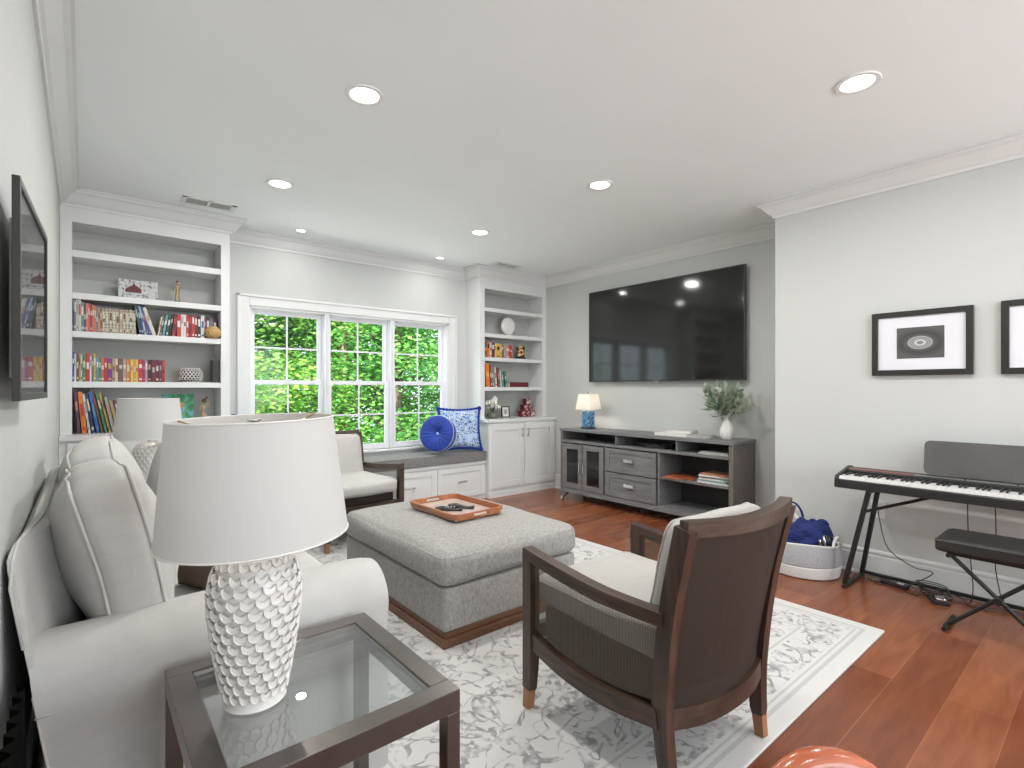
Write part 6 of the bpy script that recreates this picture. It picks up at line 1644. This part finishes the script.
for j in range(6):
    z = 0.012 + j * 0.019; rr = (0.060, 0.080, 0.088, 0.088, 0.082, 0.070)[j]
    for k in range(20):
        a = 2 * pi * (k + 0.5 * (j % 2)) / 20
        tube(bm, [(rr * cos(a + q) , rr * sin(a + q), z + 0.013 * sin(s)) for q, s in [(0.13 * cos(v), v) for v in [2 * pi * i / 7 for i in range(7)]]], 0.003, 4, closed=True)
build('openwork', bm, M['ceramic'], t, smooth='all')
t = thing('speaker_box', 'black upright speaker box at the right end of the lower left shelf', 'speaker', (0.868, 5.07, SL['s4']))
build('case', bbox_(-0.026, 0.028, -0.06, 0.07, 0, 0.195, 0.004), M['black'], t); bm = nb(); box(bm, -0.020, 0.022, -0.0625, -0.0602, 0.012, 0.183); build('grille', bm, M['inside'], t)
t = thing('painted_canvas', 'small teal canvas with a green tree, standing behind the lamp shades on the counter', 'painting', (0.610, 5.12, SL['c']), rx=R(-8))
build('canvas', bbox_(-0.115, 0.115, 0, 0.02, 0, 0.295, 0.002, 1), ramp_mat('teal_tree_art', 'ShaderNodeTexNoise', [(0.0, (0.05, 0.22, 0.10)), (0.44, (0.10, 0.36, 0.14)), (0.50, (0.12, 0.36, 0.42)), (0.62, (0.30, 0.52, 0.58))], scale=14), t)
bm = nb(); lathe(bm, [(0, 0), (0.024, 0), (0.022, 0.002), (0, 0.0025)], 20); bmesh.ops.transform(bm, matrix=TR(0.02, -0.001, 0.20) @ RX(R(90)), verts=list(bm.verts)); build('flower_spot', bm, BM['gold'], t)
t = thing('figurine', 'tan dancing figurine with a dark head beside the teal canvas', 'figurine', (0.785, 5.08, SL['c']))
bm = nb(); lathe(bm, [(0, 0), (0.03, 0), (0.03, 0.014), (0, 0.014)], 16); build('base', bm, BM['brown'], t, smooth=True)
bm = nb()
for pts_, rr in (([(0, 0, 0.014), (0.006, 0, 0.08), (-0.004, 0, 0.14)], [0.008, 0.012, 0.018]), ([(-0.004, 0, 0.14), (0.0, 0, 0.20)], [0.018, 0.015]), ([(0, 0, 0.20), (0.035, 0, 0.19), (0.045, 0, 0.235)], [0.009, 0.007, 0.005]), ([(0, 0, 0.20), (-0.03, 0, 0.175), (-0.02, -0.01, 0.14)], [0.009, 0.007, 0.005]), ([(-0.004, 0, 0.13), (0.03, 0, 0.09), (0.02, 0.01, 0.04)], [0.015, 0.010, 0.006])): tube(bm, pts_, rr, 8)
build('body', bm, BM['tan'], t, smooth='all')
bm = nb(); bmesh.ops.create_icosphere(bm, subdivisions=3, radius=0.019, matrix=TR(0.004, 0, 0.235)); bmesh.ops.create_icosphere(bm, subdivisions=2, radius=0.012, matrix=TR(0.020, 0, 0.262)); build('head', bm, BM['brown'], t, smooth='all')

t = thing('disc_vase', 'round flat white disc vase on the second shelf of the right bookcase', 'vase', (4.155, 5.08, SR['s2']))
t.scale = (1.12, 1.0, 1.14)
bm = nb(); lathe(bm, [(0, -0.022), (0.06, -0.020), (0.092, -0.012), (0.102, 0), (0.092, 0.012), (0.06, 0.020), (0, 0.022)], 48); bmesh.ops.transform(bm, matrix=TR(0, 0, 0.108) @ RX(R(90)), verts=list(bm.verts)); build('vase_body', bm, M['ceramic'], t, smooth='all')
bm = nb(); lathe(bm, [(0, 0), (0.032, 0), (0.026, 0.014), (0, 0.014)], 24, sy=0.7); build('foot', bm, M['ceramic'], t, smooth=True)
bm = nb(); lathe(bm, [(0.014, 0.205), (0.013, 0.214), (0.009, 0.214), (0.008, 0.205)], 20); build('neck', bm, M['ceramic'], t, smooth=True)
t = thing('painted_jar', 'small square jar painted gold and black on a dark stand, third right shelf', 'jar', (4.370, 5.09, SR['s3']))
bm = nb(); join(bm, bbox_(-0.062, 0.062, -0.04, 0.04, 0.014, 0.028, 0.003)); build('stand', bm, M['black'], t)
for sx in (-1, 1):
    for sy in (-1, 1): build('stand_leg', bbox_(sx * 0.045 - 0.006, sx * 0.045 + 0.006, sy * 0.028 - 0.006, sy * 0.028 + 0.006, 0, 0.015, 0.001, 1), M['black'], t)
build('jar_body', puff(0.050, 0.036, 0.072, 0.012, (0.006, 0.004, 0), 8, T=TR(0, 0, 0.101)), ramp_mat('tortoise_paint', 'ShaderNodeTexNoise', [(0.0, (0.03, 0.02, 0.015)), (0.47, (0.50, 0.16, 0.03)), (0.52, (0.60, 0.42, 0.16)), (0.60, (0.66, 0.56, 0.34))], scale=26, rough=0.25, coat=0.5), t, smooth='all')

fp = thing('flower_pot', 'low grey-green ribbed pot on the counter of the right bookcase', 'pot', (3.865, 5.02, SR['c']))
bm = nb(); n = 48; prof = [(0.0, 0), (0.05, 0), (0.072, 0.02), (0.078, 0.045), (0.066, 0.07), (0.052, 0.08), (0.047, 0.078), (0.06, 0.05), (0, 0.03)]
rings = [[bm.verts.new((0, 0, z))] if r == 0 else [bm.verts.new(((r + 0.0025 * cos(14 * 2 * pi * k / n + z * 60)) * cos(2 * pi * k / n), (r + 0.0025 * cos(14 * 2 * pi * k / n + z * 60)) * sin(2 * pi * k / n), z)) for k in range(n)] for r, z in prof]
for A, B in zip(rings[:-1], rings[1:]):
    for k in range(n):
        k2 = (k + 1) % n
        if len(A) == 1: bm.faces.new((A[0], B[k2], B[k]))
        elif len(B) == 1: bm.faces.new((A[k], A[k2], B[0]))
        else: bm.faces.new((A[k], A[k2], B[k2], B[k]))
build('pot_body', bm, mat('olive_glaze', (0.14, 0.15, 0.12), 0.3, var=0.3, scale=20), fp, smooth='all')
t = thing('white_flowers', 'bunch of white orchid blossoms in the grey-green pot on the right counter', 'flowers', (3.865, 5.02, SR['c'] + 0.05))
rn = random.Random(9); st = nb()
petal_m = mat('white_petals', (0.80, 0.79, 0.72), 0.6, var=0.06, scale=40)
heads = []
for k in range(26):
    a = rn.uniform(0, 2 * pi); r_ = rn.uniform(0.01, 0.075); h = 0.095 + rn.uniform(0.0, 0.115) - r_ * 0.3
    p = Vector((r_ * cos(a), r_ * sin(a), h)); heads.append(p); tube(st, [(0, 0, -0.03), (p.x * 0.4, p.y * 0.4, h * 0.5), p], 0.0018, 5)
build('stems', st, M['stem'], t, smooth='all')
for p in heads:
    bm = nb(); q = Matrix.Translation(p) @ Matrix.Rotation(rn.uniform(0, 6.28), 4, 'Z') @ Matrix.Rotation(rn.uniform(0.6, 1.5), 4, 'X')
    for j in range(5):
        m4 = q @ Matrix.Rotation(2 * pi * j / 5, 4, 'Z')
        G = [[bm.verts.new(m4 @ Vector((0.040 * v, 0.021 * sin(pi * min(1, v * 0.8 + 0.12)) * u, 0.010 * v * v + 0.004 * abs(u)))) for u in (-1, -0.5, 0, 0.5, 1)] for v in (0.05, 0.35, 0.7, 1.0)]
        for A, B in zip(G[:-1], G[1:]):
            for i in range(4): bm.faces.new((A[i], A[i + 1], B[i + 1], B[i]))
    build('blossom', bm, petal_m, t, smooth='all')
t = thing('framed_photo', 'small black square photo frame on the right counter beside the flowers', 'frame', (4.108, 5.07, SR['c']), rx=R(-6))
bm = nb(); F_ = 0.066
for a, b, c, d in ((-F_, -F_ + 0.014, 0, 0.145), (F_ - 0.014, F_, 0, 0.145), (-F_, F_, 0, 0.014), (-F_, F_, 0.131, 0.145)): join(bm, bbox_(a, b, -0.006, 0.008, c, d, 0.001, 1))
build('frame_edge', bm, M['frame_black'], t); bm = nb(); box(bm, -F_ + 0.014, F_ - 0.014, 0, 0.006, 0.014, 0.131); build('mat_board', bm, M['paper'], t)
bm = nb(); box(bm, -0.026, 0.026, -0.0008, 0, 0.045, 0.102); build('photograph', bm, BM['grey'], t)
pm = [ramp_mat('photo_cube_%d' % k, 'ShaderNodeTexNoise', [(0.0, c1), (0.45, c2), (0.58, c3)], scale=30, rough=0.3) for k, (c1, c2, c3) in enumerate((((0.20, 0.03, 0.04), (0.55, 0.40, 0.33), (0.62, 0.58, 0.56)), ((0.07, 0.03, 0.03), (0.45, 0.24, 0.20), (0.60, 0.50, 0.45)), ((0.62, 0.60, 0.58), (0.42, 0.16, 0.13), (0.16, 0.06, 0.06))))]
POSN = ['left cube of the bottom row of photo cubes on the right counter', 'middle cube of the bottom row of photo cubes on the right counter', 'right cube of the bottom row of photo cubes on the right counter', 'left cube of the middle row in the photo cube pyramid', 'right cube of the middle row in the photo cube pyramid', 'single cube topping the photo cube pyramid']
s_ = 0.078
for k, (i, j) in enumerate(((0, 0), (1, 0), (2, 0), (0.5, 1), (1.5, 1), (1, 2))):
    t = thing('photo_cube', POSN[k], 'photo cube', (4.375 + i * (s_ + 0.002), 5.07, SR['c'] + 0.0005 + j * (s_ + 0.0008)), group='photo cubes stacked in a pyramid')
    build('cube_body', bbox_(-s_ / 2, s_ / 2, -s_ / 2, s_ / 2, 0, s_, 0.002, 1), BM['maroon'], t)
    bm = nb(); box(bm, -s_ / 2 + 0.009, s_ / 2 - 0.009, -s_ / 2 - 0.001, -s_ / 2, 0.009, s_ - 0.009); build('photograph', bm, pm[k % 3], t)

# ------------------------------------------------------------------ polished chair whose top edge shows at the bottom of the view
t = thing('wooden_chair', 'glossy cherry-wood chair with a dark leather back at the bottom edge of the view', 'chair', (0.655, 0.055, 0), rz=R(180 - 32))
def arc_pts(w, z0, z1, y, n=16): return [(w * cos(pi * k / n), y - 0.05 * sin(pi * k / n), z0 + (z1 - z0) * sin(pi * k / n) ** 0.8) for k in range(n + 1)]
bm = nb(); tube(bm, [(0.19, -0.19, 0.46)] + arc_pts(0.118, 0.62, 0.752, -0.22) + [(-0.19, -0.19, 0.46)], [0.018] + [0.020] * 17 + [0.018], 12); build('back_frame', bm, M['cherry_chair'], t, smooth='all')
bm = nb(); G = []
for j in range(9):
    z = 0.50 + 0.235 * j / 8; hw = 0.105 * (1 if z < 0.64 else max(0.15, math.cos((z - 0.64) / 0.105 * 1.35)))
    G.append([bm.verts.new((-hw + 2 * hw * i / 10, -0.205 - 0.06 * (z - 0.5) / 0.25 - 0.03 * (1 - (2 * i / 10 - 1) ** 2), z)) for i in range(11)])
for A, B in zip(G[:-1], G[1:]):
    for i in range(10): bm.faces.new((A[i], A[i + 1], B[i + 1], B[i]))
bmesh.ops.solidify(bm, geom=list(bm.faces), thickness=0.03); build('back_pad', bm, M['chair_leather'], t, smooth='all')
build('seat', puff(0.22, 0.21, 0.035, 0.025, (0, 0, 0.012), 10, T=TR(0, 0.0, 0.445)), M['chair_leather'], t, smooth='all')
build('seat_rail', bbox_(-0.205, 0.205, -0.195, 0.195, 0.35, 0.409, 0.008), M['cherry_chair'], t)
for sx in (-1, 1):
    for sy in (-1, 1):
        bm = nb(); barp(bm, [(sx * 0.20, sy * 0.20, 0.0), (sx * 0.185, sy * 0.18, 0.36)], [0.026, 0.042], [0.026, 0.042]); build('leg', bm, M['cherry_chair'], t)
